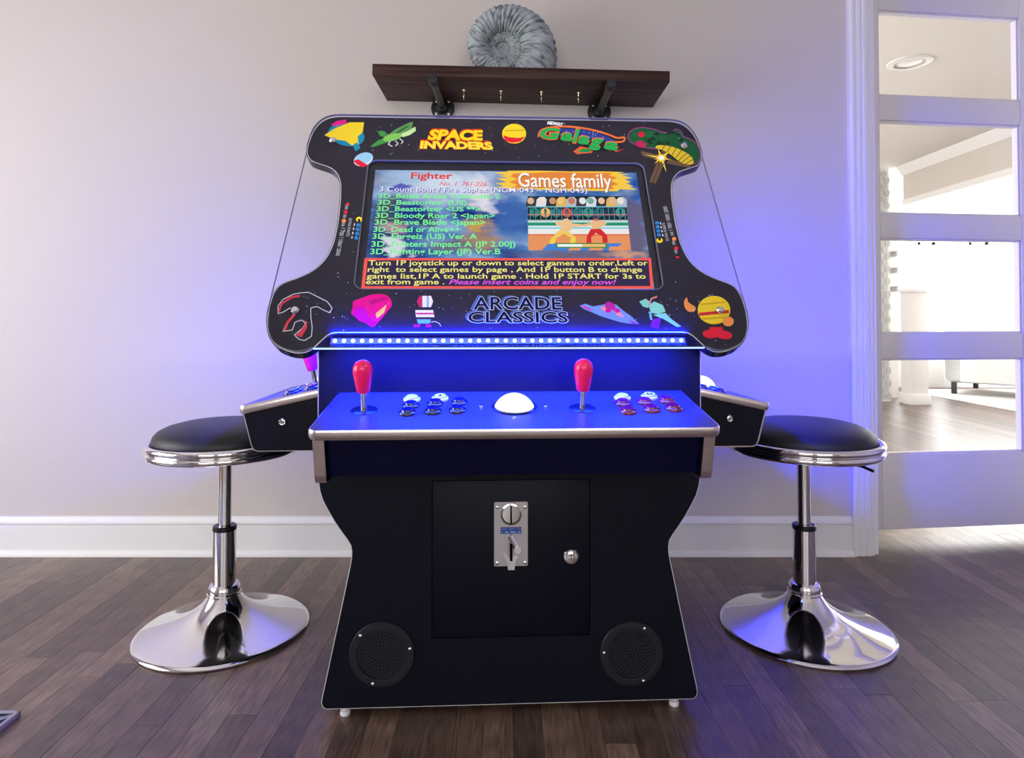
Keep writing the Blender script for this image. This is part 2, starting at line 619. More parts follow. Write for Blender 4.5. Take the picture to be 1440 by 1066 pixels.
def unit_plank():
    b = MB()
    w, t, c = 0.02850, 0.0065, 0.0004
    prof = [(-w, -t), (w, -t), (w, -c), (w - c, 0), (-w + c, 0), (-w, -c)]
    n = len(prof)
    v = [(x, 0, z) for x, z in prof] + [(x, 1, z) for x, z in prof]
    f = [tuple(range(n)), tuple(reversed(range(n, 2 * n)))] + [(i, n + i, n + (i + 1) % n, (i + 1) % n) for i in range(n)]
    b._add(v, f)
    me = b.mesh('plank', 0)
    me.materials.append(MT['floor'])
    return me


PLANK = unit_plank()
field = []
PW = 0.0572
r = 0
x = RX0 + PW / 2
while x < 7.1:
    far_end = 7.5
    y = RY0 - random.random() * 0.8
    while y < far_end:
        ln = random.uniform(0.32, 1.05)
        y0, y1 = max(y, RY0), min(y + ln, far_end) - 0.0008
        y += ln
        if y1 - y0 < 0.02 or (x > RX1 and y1 < WY):
            continue
        zo = random.uniform(-0.0003, 0.0)
        if y1 > 1.12 and y0 < 2.36 and (-0.90 * y1 < x < 0.86 * y1):
            o = bpy.data.objects.new('plank', PLANK)
            COL.objects.link(o)
            o.parent = floor_o
            o.location = (x, y0, zo)
            o.scale = (1, y1 - y0, 1)
        else:
            field.append((x, y0, y1, zo))
    x += PW
fv, ff, tones = [], [], []
for (px_, y0, y1, zo) in field:
    k = len(fv)
    w = 0.02855
    fv += [(px_ - w, y0, zo), (px_ + w, y0, zo), (px_ + w, y1, zo), (px_ - w, y1, zo),
           (px_ - w, y0, -0.0065), (px_ + w, y0, -0.0065), (px_ + w, y1, -0.0065), (px_ - w, y1, -0.0065)]
    ff += [(k, k + 1, k + 2, k + 3), (k, k + 4, k + 5, k + 1), (k + 1, k + 5, k + 6, k + 2), (k + 2, k + 6, k + 7, k + 3), (k + 3, k + 7, k + 4, k)]
    tones += [random.random()] * 5
me = bpy.data.meshes.new('plank_field')
me.from_pydata(fv, [], ff)
me.attributes.new('tone', 'FLOAT', 'FACE').data.foreach_set('value', tones)
tag(link('plank_field', me, MT['floor'], floor_o), kind='stuff')


def struct(o, label, cat):
    return tag(o, label, cat, kind='structure')


b = MB()
b.box((RX0, WY, 0), (DX0, WY + 0.115, RZ)).box((DX0, WY, 2.07), (DX1, WY + 0.115, RZ)).box((DX1, WY, 0), (RX1, WY + 0.115, RZ))
struct(b.build('wall_back', MT['wall'], smooth=0), 'beige painted wall behind the arcade machine and the shelf', 'wall')
b = MB()
WL = (-0.1, 1.6, 0.4, 1.9)      # window opening of the left wall: y0 y1 z0 z1
b.box((RX0 - 0.1, RY0, 0), (RX0, WL[0], RZ)).box((RX0 - 0.1, WL[1], 0), (RX0, WY + 0.115, RZ))
b.box((RX0 - 0.1, WL[0], 0), (RX0, WL[1], WL[2])).box((RX0 - 0.1, WL[0], WL[3]), (RX0, WL[1], RZ))
struct(b.build('wall_left', MT['wall'], smooth=0), 'beige wall of the room out of view on the left', 'wall')
b = MB()
b.box((RX0, RY0 - 0.1, 0), (-1.65, RY0, RZ)).box((-0.15, RY0 - 0.1, 0), (0.35, RY0, RZ)).box((1.85, RY0 - 0.1, 0), (RX1, RY0, RZ))
for xa, xb in ((-1.65, -0.15), (0.35, 1.85)):
    b.box((xa, RY0 - 0.1, 0), (xb, RY0, 0.85)).box((xa, RY0 - 0.1, 2.15), (xb, RY0, RZ))
struct(b.build('wall_front', MT['wall'], smooth=0), 'beige wall behind the camera with two windows', 'wall')
struct(MB().box((RX1, RY0, 0), (RX1 + 0.1, WY, RZ)).build('wall_right', MT['wall'], smooth=0), 'beige wall out of view on the right', 'wall')
struct(MB().box((RX0 - 0.1, RY0 - 0.1, RZ), (RX1 + 0.1, WY + 0.115, RZ + 0.1)).build('ceiling', MT['ceiling'], smooth=0), 'white ceiling above the arcade machine', 'ceiling')


def profile_run(name, prof, x0, x1, mat, parent=None):
    """extrude a (depth, z) profile along x; depth is measured out from the back wall"""
    n = len(prof)
    v = [(x0, WY - d, z) for d, z in prof] + [(x1, WY - d, z) for d, z in prof]
    f = [tuple(range(n)), tuple(reversed(range(n, 2 * n)))] + [(i, (i + 1) % n, n + (i + 1) % n, n + i) for i in range(n)]
    b = MB()
    b._add(v, f)
    return b.build(name, mat, parent, 30)


base = thing('baseboard_back', 'white moulded baseboard along the foot of the beige back wall', 'baseboard')
base['kind'] = 'structure'
profile_run('board', [(0, 0.0), (0.014, 0.0), (0.014, 0.098), (0.012, 0.101), (0, 0.101)], RX0, DX0 - 0.075, MT['white_trim'], base)
profile_run('cap_molding', [(0, 0.101), (0.012, 0.101), (0.017, 0.104), (0.018, 0.110), (0.012, 0.113), (0.010, 0.122), (0.006, 0.127), (0, 0.128)], RX0, DX0 - 0.075, MT['white_trim'], base)
profile_run('shoe_molding', [(0.014, 0.0), (0.027, 0.0), (0.0265, 0.007), (0.023, 0.013), (0.018, 0.017), (0.014, 0.018)], RX0, DX0 - 0.075, MT['white_trim'], base)

# fluted casing round the doorway


def casing_mesh(length):
    prof = [(0, 0), (0, 0.018), (0.006, 0.022), (0.014, 0.022), (0.018, 0.016), (0.022, 0.016), (0.026, 0.020), (0.036, 0.020), (0.040, 0.015), (0.044, 0.015), (0.048, 0.019), (0.060, 0.017), (0.066, 0.012), (0.075, 0.010), (0.075, 0)]
    n = len(prof)
    v = [(a, -d, 0) for a, d in prof] + [(a, -d, length) for a, d in prof]
    f = [tuple(range(n)), tuple(reversed(range(n, 2 * n)))] + [(i, (i + 1) % n, n + (i + 1) % n, n + i) for i in range(n)]
    b = MB()
    b._add(v, f)
    return b


trim = thing('trim_1', 'white fluted casing framing the doorway at the right', 'door casing', (0, 0, 0))
trim['kind'] = 'structure'
casing_mesh(2.14).build('side_casing', MT['white_trim'], trim, 25, M.Translation((DX0 - 0.075, WY, 0)))
casing_mesh(2.14).build('side_casing', MT['white_trim'], trim, 25, M.Translation((DX1 + 0.075, WY, 0)) @ M.Scale(-1, 4, (1, 0, 0)))
casing_mesh(DX1 - DX0).build('head_casing', MT['white_trim'], trim, 25, M.Translation((DX0, WY, 2.14)) @ M.Rotation(PI / 2, 4, 'Y'))
MB().box((DX0, WY - 0.001, 0), (DX0 + 0.018, WY + 0.118, 2.07)).box((DX1 - 0.018, WY - 0.001, 0), (DX1, WY + 0.118, 2.07)).box((DX0, WY - 0.001, 2.052), (DX1, WY + 0.118, 2.07)).build('jamb', MT['white_trim'], trim, 0)

# the glazed door, ajar into the next room
DA = math.atan(0.1175)
door = thing('door_1', 'white glazed door with four stacked glass lites standing ajar at the right', 'door', (1.245, WY + 0.118, 0), DA)
door['kind'] = 'structure'
DW, DT = 0.745, 0.038
st_l, st_r = 0.078, DW - 0.105
MB().box((0, 0, 0.04), (st_l, DT, 2.045), 0.002).build('stile', MT['door_paint'], door)
MB().box((st_r, 0, 0.04), (DW, DT, 2.045), 0.002).build('stile', MT['door_paint'], door)
lites = [(0.305, 0.648), (0.739, 1.082), (1.170, 1.508), (1.598, 1.908)]
zs = [0.04] + [z for l in lites for z in l] + [2.045]
for k in range(0, len(zs), 2):
    MB().box((st_l + 0.0008, 0.001, zs[k]), (st_r - 0.0008, DT - 0.001, zs[k + 1]), 0.0015).build('rail', MT['door_paint'], door)
for z0, z1 in lites:
    gb = MB()
    for lo, hi in (((st_l, 0.008, z0), (st_l + 0.006, 0.030, z1)), ((st_r - 0.006, 0.008, z0), (st_r, 0.030, z1)), ((st_l, 0.008, z0), (st_r, 0.030, z0 + 0.006)), ((st_l, 0.008, z1 - 0.006), (st_r, 0.030, z1))):
        gb.box(lo, hi)
    gb.build('glazing_bead', MT['door_paint'], door, 0)
    MB().box((st_l + 0.002, 0.017, z0 + 0.002), (st_r - 0.002, 0.021, z1 - 0.002)).build('glass_pane', MT['pane'], door, 0)

# ---- the next room, seen through the door
FC = 2.20
struct(MB().box((-0.6, WY + 0.115, FC), (3.70, 6.6, FC + 0.1)).box((3.70, WY + 0.115, FC), (7.2, 7.6, FC + 0.1)).build('ceiling_far', MT['ceiling'], smooth=0), 'white ceiling of the next room seen through the door glass', 'ceiling')
struct(MB().box((-0.7, WY + 0.115, 0), (-0.6, 6.7, FC)).build('wall_far_left', MT['wall'], smooth=0), 'left wall of the next room out of view', 'wall')
fw = MB().box((-0.6, 6.45, 0), (3.56, 6.55, FC)).build('wall_far_back', MT['white_trim'], smooth=0)
struct(fw, 'pale back wall of the next room', 'wall')
struct(MB().box((3.70, WY + 0.115, 0), (7.2, WY + 0.2, FC)).build('wall_sunroom_front', MT['wall'], smooth=0), 'near wall of the sunroom, hidden from view', 'wall')
beam = thing('trim_2', 'pale header beam with crown moulding over the opening to the sunroom', 'beam')
beam['kind'] = 'structure'
MB().box((3.66, WY + 0.115, 1.86), (3.80, 6.1, FC)).build('header', MT['wall'], beam, 0)
MB().prism([(3.66, 2.2), (3.60, 2.2), (3.605, 2.18), (3.63, 2.15), (3.65, 2.115), (3.66, 2.115)], 0, 3.77, M(((1, 0, 0, 0), (0, 0, 1, WY + 0.12), (0, 1, 0, 0), (0, 0, 0, 1)))).build('crown_molding', MT['white_trim'], beam, 30)
MB().box((3.645, WY + 0.115, 1.835), (3.815, 6.1, 1.89), 0.004).build('header_trim', MT['white_trim'], beam)
post = thing('trim_3', 'white square post at the end of the far room opening', 'post', (3.68, 6.0, 0))
post['kind'] = 'structure'
MB().box((-0.07, -0.07, 0.10), (0.09, 0.08, 1.02), 0.003).build('shaft', MT['white_trim'], post)
MB().box((-0.085, -0.085, 0), (0.105, 0.095, 0.10), 0.004).build('plinth', MT['white_trim'], post)
MB().box((-0.09, -0.09, 1.02), (0.11, 0.10, 1.05), 0.004).build('cap', MT['white_trim'], post)
colm = thing('trim_4', 'grey patterned tile column beside the white post in the far room', 'column', (3.50, 6.2, 0))
colm['kind'] = 'structure'
MB().box((-0.07, -0.02, 0), (0.07, 0.12, FC)).build('core', MT['grout'], colm, 0)
b = MB()
rr_ = 0.034
for i in range(36):
    for j in range(3):
        cx = -0.052 + 0.052 * j + (0.026 if i % 2 else 0)
        if abs(cx) > 0.06: continue
        hx = [(cx + 0.026 * math.cos(PI / 6 + k * PI / 3), 0.05 + i * 0.060 + rr_ * math.sin(PI / 6 + k * PI / 3)) for k in range(6)]
        b.prism(hx, 0.02, 0.026, M(((1, 0, 0, 0), (0, 0, -1, 0), (0, 1, 0, 0), (0, 0, 0, 1))))
tag(b.build('hexagon_tiles', MT['tile'], colm, 0), kind='stuff')
for k, zz in enumerate((1.09, 1.27, 1.43)):
    t = thing('wall_shelf', ['lowest thin white shelf beside the tile column in the far room', 'middle thin white shelf beside the tile column in the far room', 'topmost thin white shelf beside the tile column in the far room'][k], 'shelf', (3.66, 6.42, zz), 0, 'thin shelves in the far room')
    MB().box((-0.20, -0.14, 0), (0.10, 0, 0.014), 0.002).build('board', MT['white_trim'], t)
    [MB().box((q, -0.11, -0.05), (q + 0.02, 0, 0), 0.002).build('bracket', MT['tile'], t) for q in (-0.17, 0.05)]
b = MB().box((3.56, 6.45, 0), (3.80, 6.55, FC))
struct(b.build('wall_far_return', MT['white_trim'], smooth=0), 'short white wall return beside the sunroom', 'wall')
# sunroom walls with windows
WB = [(4.05, 4.62), (4.76, 5.20), (5.36, 5.92), (6.08, 6.64)]
b = MB().box((3.70, 7.4, 0), (7.2, 7.5, 0.45)).box((3.70, 7.4, 1.64), (7.2, 7.5, FC))
edges = [3.70] + [q for w in WB for q in w] + [7.2]
for k in range(0, len(edges), 2):
    b.box((edges[k], 7.4, 0.45), (edges[k + 1], 7.5, 1.64))
struct(b.build('wall_sunroom_back', MT['white_trim'], smooth=0), 'white sunroom wall pierced by tall bright windows', 'wall')
for k, (xa, xb) in enumerate(WB):
    w = thing('window_%d' % (k + 1), ['leftmost', 'second from the left', 'third from the left', 'rightmost'][k] + ' tall window in the bright sunroom wall', 'window', (xa, 7.4, 0.45))
    w['kind'] = 'structure'
    wd, wh = xb - xa, 1.19
    MB().box((0, -0.01, 0), (0.03, 0.05, wh)).box((wd - 0.03, -0.01, 0), (wd, 0.05, wh)).box((0, -0.01, 0), (wd, 0.05, 0.03)).box((0, -0.01, wh - 0.03), (wd, 0.05, wh)).box((0.03, 0.01, wh / 2 - 0.012), (wd - 0.03, 0.04, wh / 2 + 0.012)).build('sash', MT['white_trim'], w, 0)
    MB().box((0.02, 0.022, 0.02), (wd - 0.02, 0.026, wh - 0.02)).build('glass_pane', MT['pane'], w, 0)
b = MB().box((7.1, WY + 0.115, 0), (7.2, 7.5, 0.45)).box((7.1, WY + 0.115, 1.64), (7.2, 7.5, FC))
for ya, yb in ((WY + 0.115, 3.2), (4.2, 4.5), (5.5, 5.8), (6.8, 7.5)):
    b.box((7.1, ya, 0.45), (7.2, yb, 1.64))
struct(b.build('wall_sunroom_right', MT['white_trim'], smooth=0), 'right wall of the sunroom, out of view', 'wall')
# recessed ceiling light
t = thing('recessed_ceiling_light', 'round white recessed ceiling light seen through the top door glass', 'ceiling light', (2.19, 3.58, FC))
MB().lathe([(0.075, -0.001), (0.078, -0.009), (0.098, -0.010), (0.112, -0.004), (0.113, 0.0)], 40, None, False, False).build('trim_ring', MT['white_trim'], t)
MB().lathe([(0.060, -0.0025), (0.075, -0.001), (0.078, -0.009)], 40, None, False, False).build('baffle', MT['ceiling'], t)
MB().lathe([(0.0, -0.010), (0.03, -0.009), (0.05, -0.005), (0.060, -0.0025)], 32, None, False, False).build('lens', MT['can_lens'], t)
# sofa
sa = math.atan2(-0.76, 0.65)
t = thing('sofa', 'white upholstered sofa in the bright sunroom beyond the door', 'sofa', (4.42, 6.72, 0), sa)
MB().box((0, 0.02, 0.13), (1.4, 0.85, 0.42), 0.03).build('seat_base', MT['sofa'], t)
MB().box((0.0, 0.0, 0.13), (1.4, 0.2, 0.80), 0.05).build('backrest', MT['sofa'], t)
MB().box((0.0, 0.0, 0.13), (0.2, 0.88, 0.62), 0.05).build('arm', MT['sofa'], t)
MB().box((1.2, 0.0, 0.13), (1.4, 0.88, 0.62), 0.05).build('arm', MT['sofa'], t)
for k in range(2):
    MB().box((0.205 + 0.497 * k, 0.22, 0.42), (0.698 + 0.497 * k, 0.88, 0.56), 0.05).build('seat_cushion', MT['sofa'], t)
for lx, ly in ((0.08, 0.06), (1.32, 0.06), (0.08, 0.80), (1.32, 0.80), (0.66, 0.06)):
    MB().box((lx - 0.022, ly - 0.022, 0.013), (lx + 0.022, ly + 0.022, 0.13), 0.004).build('leg', MT['black_plastic'], t)
rg = MB().box((4.22, 4.6, 0.0), (6.6, 7.1, 0.012), 0.004).build('area_rug', MT['pale_rug'])
tag(rg, 'pale area rug under the white sofa in the sunroom', 'rug')

# ================================================================== SHELF, HOOKS AND SHELL
SR = math.radians(1.45)
SHM = M.Translation((0.027, WY, 1.522)) @ M.Rotation(SR, 4, 'Y')
shelf = thing('wall_shelf', 'dark walnut wooden shelf on black iron pipe brackets above the arcade machine', 'shelf')
shelf.matrix_world = SHM
MB().box((-0.452, -0.242, 0), (0.452, -0.002, 0.0345), 0.0015).build('board', MT['shelf'], shelf)
for bx in (-0.262, 0.270):
    fl = MB()
    fm = M.Translation((bx, 0, -0.0205)) @ M.Rotation(PI / 2, 4, 'X')
    fl.lathe([(0.0, 0.0), (0.039, 0.0), (0.040, 0.003), (0.038, 0.007), (0.022, 0.009), (0.019, 0.014), (0.0185, 0.026), (0.015, 0.028), (0.0, 0.028)], 36, fm)
    fo = fl.build('pipe_flange', MT['iron'], shelf)
    for k in range(4):
        a = PI / 4 + k * PI / 2
        MB().lathe([(0.0, 0.0065), (0.0045, 0.0065), (0.0045, 0.0085), (0.002, 0.0098), (0, 0.0098)], 12, fm @ M.Translation((0.030 * math.cos(a), 0.030 * math.sin(a), 0))).build('screw', MT['molding'], fo)
    MB().lathe([(0.0125, 0.024), (0.0125, 0.262)], 24, fm).build('pipe', MT['iron'], shelf)
    MB().lathe([(0.0125, 0.250), (0.0165, 0.250), (0.017, 0.252), (0.017, 0.258), (0.0155, 0.260), (0.0155, 0.274), (0.013, 0.279), (0.0, 0.280)], 24, fm).build('pipe_cap', MT['iron'], shelf)
hk = [(-0.181, -0.128), (-0.062, -0.128), (0.068, -0.128), (0.187, -0.128)]
hl = ['brass cup hook under the shelf, leftmost of four', 'brass cup hook under the shelf, second from the left', 'brass cup hook under the shelf, third from the left', 'brass cup hook under the shelf, rightmost of four']
for (hx, hy), lb in zip(hk, hl):
    h = thing('cup_hook', lb, 'hook', (0, 0, 0), 0, 'brass cup hooks under the shelf')
    h.matrix_world = SHM @ M.Translation((hx, hy, 0))
    MB().lathe([(0.0, 0.0), (0.0055, 0.0), (0.005, -0.002), (0.0, -0.0025)], 16).build('collar', MT['brass'], h)
    pts = [(0, 0, -0.001), (0, 0, -0.010)] + [(0, 0.010 * math.sin(a) * 0.9 , -0.022 - 0.012 * math.cos(PI - a) * -1 * -1) for a in ()]
    arc = []
    for k in range(13):
        a = math.radians(90 - 255 * k / 12)
        arc.append((0, -0.0095 * math.cos(a) * 0 + 0.0095 * math.cos(a), -0.021 + 0.0095 * math.sin(a)))
    MB().tube([(0, 0, 0), (0, 0, -0.008)] + arc[1:], 0.0016, 8).build('wire', MT['brass'], h)

# ammonite


def ammonite():
    v, f, streak = [], [], []
    W = 2.5
    Rend = 0.196
    a_end = math.radians(-62)
    turns = 3.5
    n, m = 760, 28
    for i in range(n):
        t = i / (n - 1)
        back = (1 - t) * turns                       # turns before the mouth
        Ro = Rend * W ** (-back)
        ang = a_end + back * 2 * PI                    # counter-clockwise going inwards
        rib = abs(math.sin(back * 2 * PI * 21))
        amp = 0.05 * min(1, Ro / 0.03)
        rc = Ro * (1 + 1 / W) / 2
        hr = Ro * (1 - 1 / W) / 2 * 1.16 * (1 + amp * (rib - 0.5) * 2)
        hd = Ro * 0.34 * (1 + amp * (rib - 0.5) * 2)
        for k in range(m):
            w = 2 * PI * k / m
            q = rc + hr * math.cos(w)
            swp = 0.18 * math.cos(w)                   # ribs lean forward on the outer rim
            aa = ang - swp * 0.25
            vx, vz = q * math.cos(aa), q * math.sin(aa)
            vy = hd * math.sin(w)
            v.append((vx, vy, vz))
            nz = noise.noise((back * 75, 2.2 * math.cos(w) + 5, 2.2 * math.sin(w) + back)) + 0.5 * noise.noise((back * 190, 5 * math.cos(w), 5 * math.sin(w) + back * 3))
            streak.append(max(0.0, min(1.0, (nz - 0.12) * 3.2)))
    for i in range(n - 1):
        for k in range(m):
            f.append((i * m + k, i * m + (k + 1) % m, (i + 1) * m + (k + 1) % m, (i + 1) * m + k))
    f.append(tuple((n - 1) * m + k for k in range(m)))
    f.append(tuple(reversed(range(m))))
    v = [(x, y, max(z, -0.1035)) for x, y, z in v]
    b = MB()
    b._add(v, f)
    me = b.mesh('ammonite_shell', 60)
    if len(me.vertices) == len(v):
        me.attributes.new('streak', 'FLOAT', 'POINT').data.foreach_set('value', streak)
    return me


sh_z = 1.522 + 0.0347 + 0.1035
shell = link('ammonite_shell', ammonite(), MT['shell'])
shell.matrix_world = M.Translation((-0.032, WY - 0.125, sh_z)) @ M.Rotation(SR, 4, 'Y')
tag(shell, 'large grey ribbed ammonite shell standing on the wooden wall shelf', 'shell ornament')

# ================================================================== STOOLS


def make_stool(label, loc, lever_ang):
    t = thing('bar_stool', label, 'stool', loc, 0, 'chrome stools beside the arcade machine')
    MB().lathe([(0.0, 0.0), (0.200, 0.0), (0.207, 0.002), (0.2085, 0.006), (0.206, 0.010), (0.198, 0.0125), (0.175, 0.018), (0.145, 0.0265), (0.115, 0.037), (0.088, 0.049), (0.066, 0.0625), (0.051, 0.076), (0.043, 0.087), (0.038, 0.094), (0.0, 0.094)], 96).build('base', MT['chrome'], t, 50)
    MB().lathe([(0.0, 0.090), (0.034, 0.090), (0.041, 0.093), (0.0415, 0.097), (0.039, 0.100), (0.0395, 0.103), (0.038, 0.112), (0.0345, 0.118), (0.029, 0.120), (0.0, 0.120)], 48).build('collar', MT['chrome'], t, 30)
    MB().lathe([(0.0, 0.118), (0.0275, 0.118), (0.0275, 0.258), (0.0, 0.258)], 48).build('sleeve', MT['chrome'], t)
    MB().lathe([(0.0165, 0.255), (0.0287, 0.255), (0.0292, 0.259), (0.0285, 0.265), (0.0255, 0.267), (0.0165, 0.266)], 40).build('sleeve_cap', MT['black_plastic'], t)
    MB().lathe([(0.0, 0.262), (0.0160, 0.262), (0.0160, 0.452), (0.0, 0.452)], 40).build('piston', MT['chrome'], t)
    MB().lathe([(0.0, 0.444), (0.055, 0.444), (0.10, 0.452), (0.165, 0.459), (0.168, 0.472), (0.0, 0.472)], 48).build('seat_pan', MT['black_plastic'], t)
    MB().torus(0.1785, 0.0092, 0.4625, 96, 14).build('seat_ring', MT['chrome'], t)
    MB().torus(0.1795, 0.0092, 0.4800, 96, 14).build('seat_ring', MT['chrome'], t)
    MB().lathe([(0.0, 0.474), (0.160, 0.474), (0.1675, 0.480), (0.1695, 0.492), (0.1660, 0.503), (0.156, 0.5135), (0.138, 0.522), (0.11, 0.529), (0.07, 0.534), (0.03, 0.5355), (0.0, 0.536)], 96).build('cushion', MT['leather'], t, 60)
    c, s = math.cos(lever_ang), math.sin(lever_ang)
    MB().tube([(0.03 * c, 0.03 * s, 0.447), (0.10 * c, 0.10 * s, 0.442), (0.145 * c, 0.145 * s, 0.440), (0.172 * c, 0.172 * s, 0.433)], 0.0035, 8).build('height_lever', MT['black_plastic'], t)
    return t


make_stool('black seated chrome stool left of the arcade machine', (-0.735, 1.684, 0), math.radians(75))
make_stool('black seated chrome stool right of the arcade machine, beside the door', (0.751, 1.692, 0), math.radians(-52))

# rug corner
t = thing('rug', 'grey and navy woven rug corner lying on the floor at the left edge', 'rug', (-0.985, 1.322, 0))
MB().box((-0.9, -0.9, 0), (-0.004, -0.004, 0.010), 0.003).build('pile', MT['rug'], t)
b = MB().box((-0.9, -0.006, 0), (0.002, 0.003, 0.012), 0.003).box((-0.007, -0.9, 0), (0.002, 0.003, 0.012), 0.003)
b.build('binding', MT['rug_edge'], t)

# ================================================================== ARCADE MACHINE
mach = thing('arcade_machine', 'black pedestal arcade machine with blue lit control panel and tilted printed screen', 'arcade machine', ROOT, PHI)

half = [(0.386, 0.79), (0.387, 0.725), (0.387, 0.649), (0.387, 0.56), (0.3865, 0.50), (0.385, 0.468), (0.3825, 0.452), (0.377, 0.434), (0.366, 0.413), (0.354, 0.392), (0.339, 0.370), (0.328, 0.355), (0.321, 0.343), (0.319, 0.331), (0.3195, 0.318), (0.322, 0.303), (0.339, 0.220), (0.360, 0.120), (0.376, 0.044), (0.3775, 0.034), (0.375, 0.026), (0.369, 0.022)]
front_outline = half + [(-x_, z_) for x_, z_ in reversed(half)]
spk = [(-0.2595, 0.1275), (0.2428, 0.1170)]
dx0, dx1, dz0, dz1 = -0.1614, 0.1590, 0.1545, 0.4700
FB = FF @ M.Translation((0, 0, -0.018))
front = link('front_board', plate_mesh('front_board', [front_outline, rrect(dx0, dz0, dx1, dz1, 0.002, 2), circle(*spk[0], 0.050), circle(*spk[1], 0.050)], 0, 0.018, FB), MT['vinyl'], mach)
mo = offset_outline(front_outline, 0.0018)
link('edge_molding', plate_mesh('edge_molding', [mo, offset_outline(front_outline, -0.001)], 0.001, 0.0172, FB), MT['molding'], front)
ho = offset_outline(front_outline, -0.003)
b = MB()
b.prism(ho, 0.0, 0.601, FF @ M.Translation((0, 0, -0.62)))
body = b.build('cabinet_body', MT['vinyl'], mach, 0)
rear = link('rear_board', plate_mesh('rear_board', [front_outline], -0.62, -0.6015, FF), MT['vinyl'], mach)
# coin door
cd = MB().box((dx0 + 0.0016, dz0 + 0.0016, -0.016), (dx1 - 0.0016, dz1 - 0.0016, -0.0008), 0.0006, FF).build('coin_door', MT['vinyl'], mach)


def on_front(*args):
    return FF @ M.Translation(args)


cm = MB()
plate = rrect(-0.0362, 0.2975, 0.0318, 0.4260, 0.003, 3)
cm.prism(plate, -0.0008, 0.0028, FF)
coin = cm.build('coin_mech', MT['stainless'], cd, 20)
b = MB()
for sx in (-0.0300, 0.0258):
    for sz in (0.3045, 0.4160):
        b.lathe([(0.0, 0.0026), (0.0042, 0.0026), (0.0038, 0.0052), (0.002, 0.0062), (0, 0.0064)], 14, on_front(sx, sz, 0))
b.lathe([(0.0215, 0.0026), (0.0215, 0.0050), (0.0190, 0.0058), (0.0175, 0.0040), (0.0, 0.0034)], 36, on_front(-0.0020, 0.4010, 0), False)
b.tube([on_front(-0.0050, 0.3610, 0.009).translation, on_front(0.0105, 0.3330, 0.009).translation], 0.0056, 10)
b.cyl(on_front(0.0105, 0.3335, 0.002).translation, on_front(0.0105, 0.3335, 0.0155).translation, 0.0068, 18)
b.prism([(-0.0165, 0.3205), (-0.0110, 0.3205), (-0.0085, 0.3145), (0.0045, 0.3145), (0.0070, 0.3205), (0.0125, 0.3205), (0.0060, 0.3050), (0.0045, 0.2920), (-0.0085, 0.2920), (-0.0100, 0.3050)], 0.002, 0.0095, FF)
b.build('coin_fittings', MT['chrome'], cd, 30)
MB().box((-0.0035, 0.3835, 0.0036), (-0.0005, 0.4185, 0.0062), 0, FF).build('coin_slot', MT['dark'], cd, 0)
MB().box((-0.0045, 0.3100, 0.0026), (0.0005, 0.3430, 0.0100), 0, FF).build('return_slot', MT['dark'], cd, 0)
MB().box((-0.0233, 0.3625, 0.0026), (0.0188, 0.3755, 0.0034), 0, FF).build('blue_sticker', MT['blue_label'], cd, 0)
text('sticker_text', 'PLEASE  INSERT  COIN', FF, (-0.0222, 0.3702), (0.0180, 0.3702), 0.0036, MT['label_text'], cd, 0.0037, bold=0.01)
# half worn second line of the sticker
b = MB()
for xa, xb in ((-0.0210, -0.0185), (-0.0150, -0.0075), (-0.0045, 0.0085), (0.0115, 0.0172)):
    b.box((xa, 0.3643, 0.0034), (xb, 0.3673, 0.0037), 0, FF)
b.build('sticker_worn_line', MT['label_text'], cd, 0)
b = MB()
lk = on_front(0.1197, 0.3145, 0)
b.lathe([(0.0155, -0.0008), (0.0158, 0.0022), (0.0142, 0.0042), (0.0112, 0.0048), (0.0100, 0.0030), (0.0085, 0.0028), (0.0080, 0.0055), (0.0062, 0.0062), (0.0, 0.0062)], 36, lk, False)
b.build('door_lock', MT['chrome'], cd, 30)
MB().box((-0.0008, -0.004, 0.0062), (0.0008, 0.004, 0.0066), 0, lk).build('keyhole', MT['dark'], cd, 0)

# speakers
for i, (sx, sz) in enumerate(spk):
    m0 = on_front(sx, sz, 0)
    sp = MB().lathe([(0.0645, 0.0), (0.0650, 0.003), (0.0635, 0.0055), (0.0520, 0.0068), (0.0490, 0.0062), (0.0480, 0.0015)], 56, m0, False, False).build('speaker', MT['speaker'], mach, 40)
    holes = []
    for ring, cnt in ((0.0, 1), (0.0062, 6), (0.0124, 12), (0.0186, 18), (0.0248, 24), (0.0310, 29), (0.0370, 34), (0.0428, 38)):
        for k in range(cnt):
            a = 2 * PI * k / cnt + ring * 57
            holes.append(circle(ring * math.cos(a), ring * math.sin(a), 0.00165, 6))
    gm = plate_mesh('grille', [circle(0, 0, 0.0485, 48)] + holes, 0.0005, 0.0022, m0)
    link('grille', gm, MT['speaker'], sp)
    MB().lathe([(0.0, -0.010), (0.052, -0.010)], 24, m0, False, False).build('cone', MT['dark'], sp, 0)
    a0 = math.radians((136, 18, -106)[0])
    for a in ((136, 12, -107) if i == 0 else (64, 175, -67)):
        q = m0 @ M.Translation((0.0575 * math.cos(math.radians(a)), 0.0575 * math.sin(math.radians(a)), 0))
        MB().lathe([(0.0, 0.0055), (0.0032, 0.0055), (0.0032, 0.0078), (0.0016, 0.0092), (0, 0.0094)], 12, q).build('screw', MT['chrome'], sp)
# feet
for fx in (-0.335, 0.335):
    for fy in (-0.292, 0.285):
        MB().lathe([(0.0, 0.0), (0.0095, 0.0), (0.0105, 0.003), (0.0095, 0.009), (0.005, 0.010), (0.005, 0.0225), (0, 0.0225)], 20, M.Translation((fx, fy, 0))).build('foot', MT['white_plastic'], mach)

# ------------------------------------------------ control panels


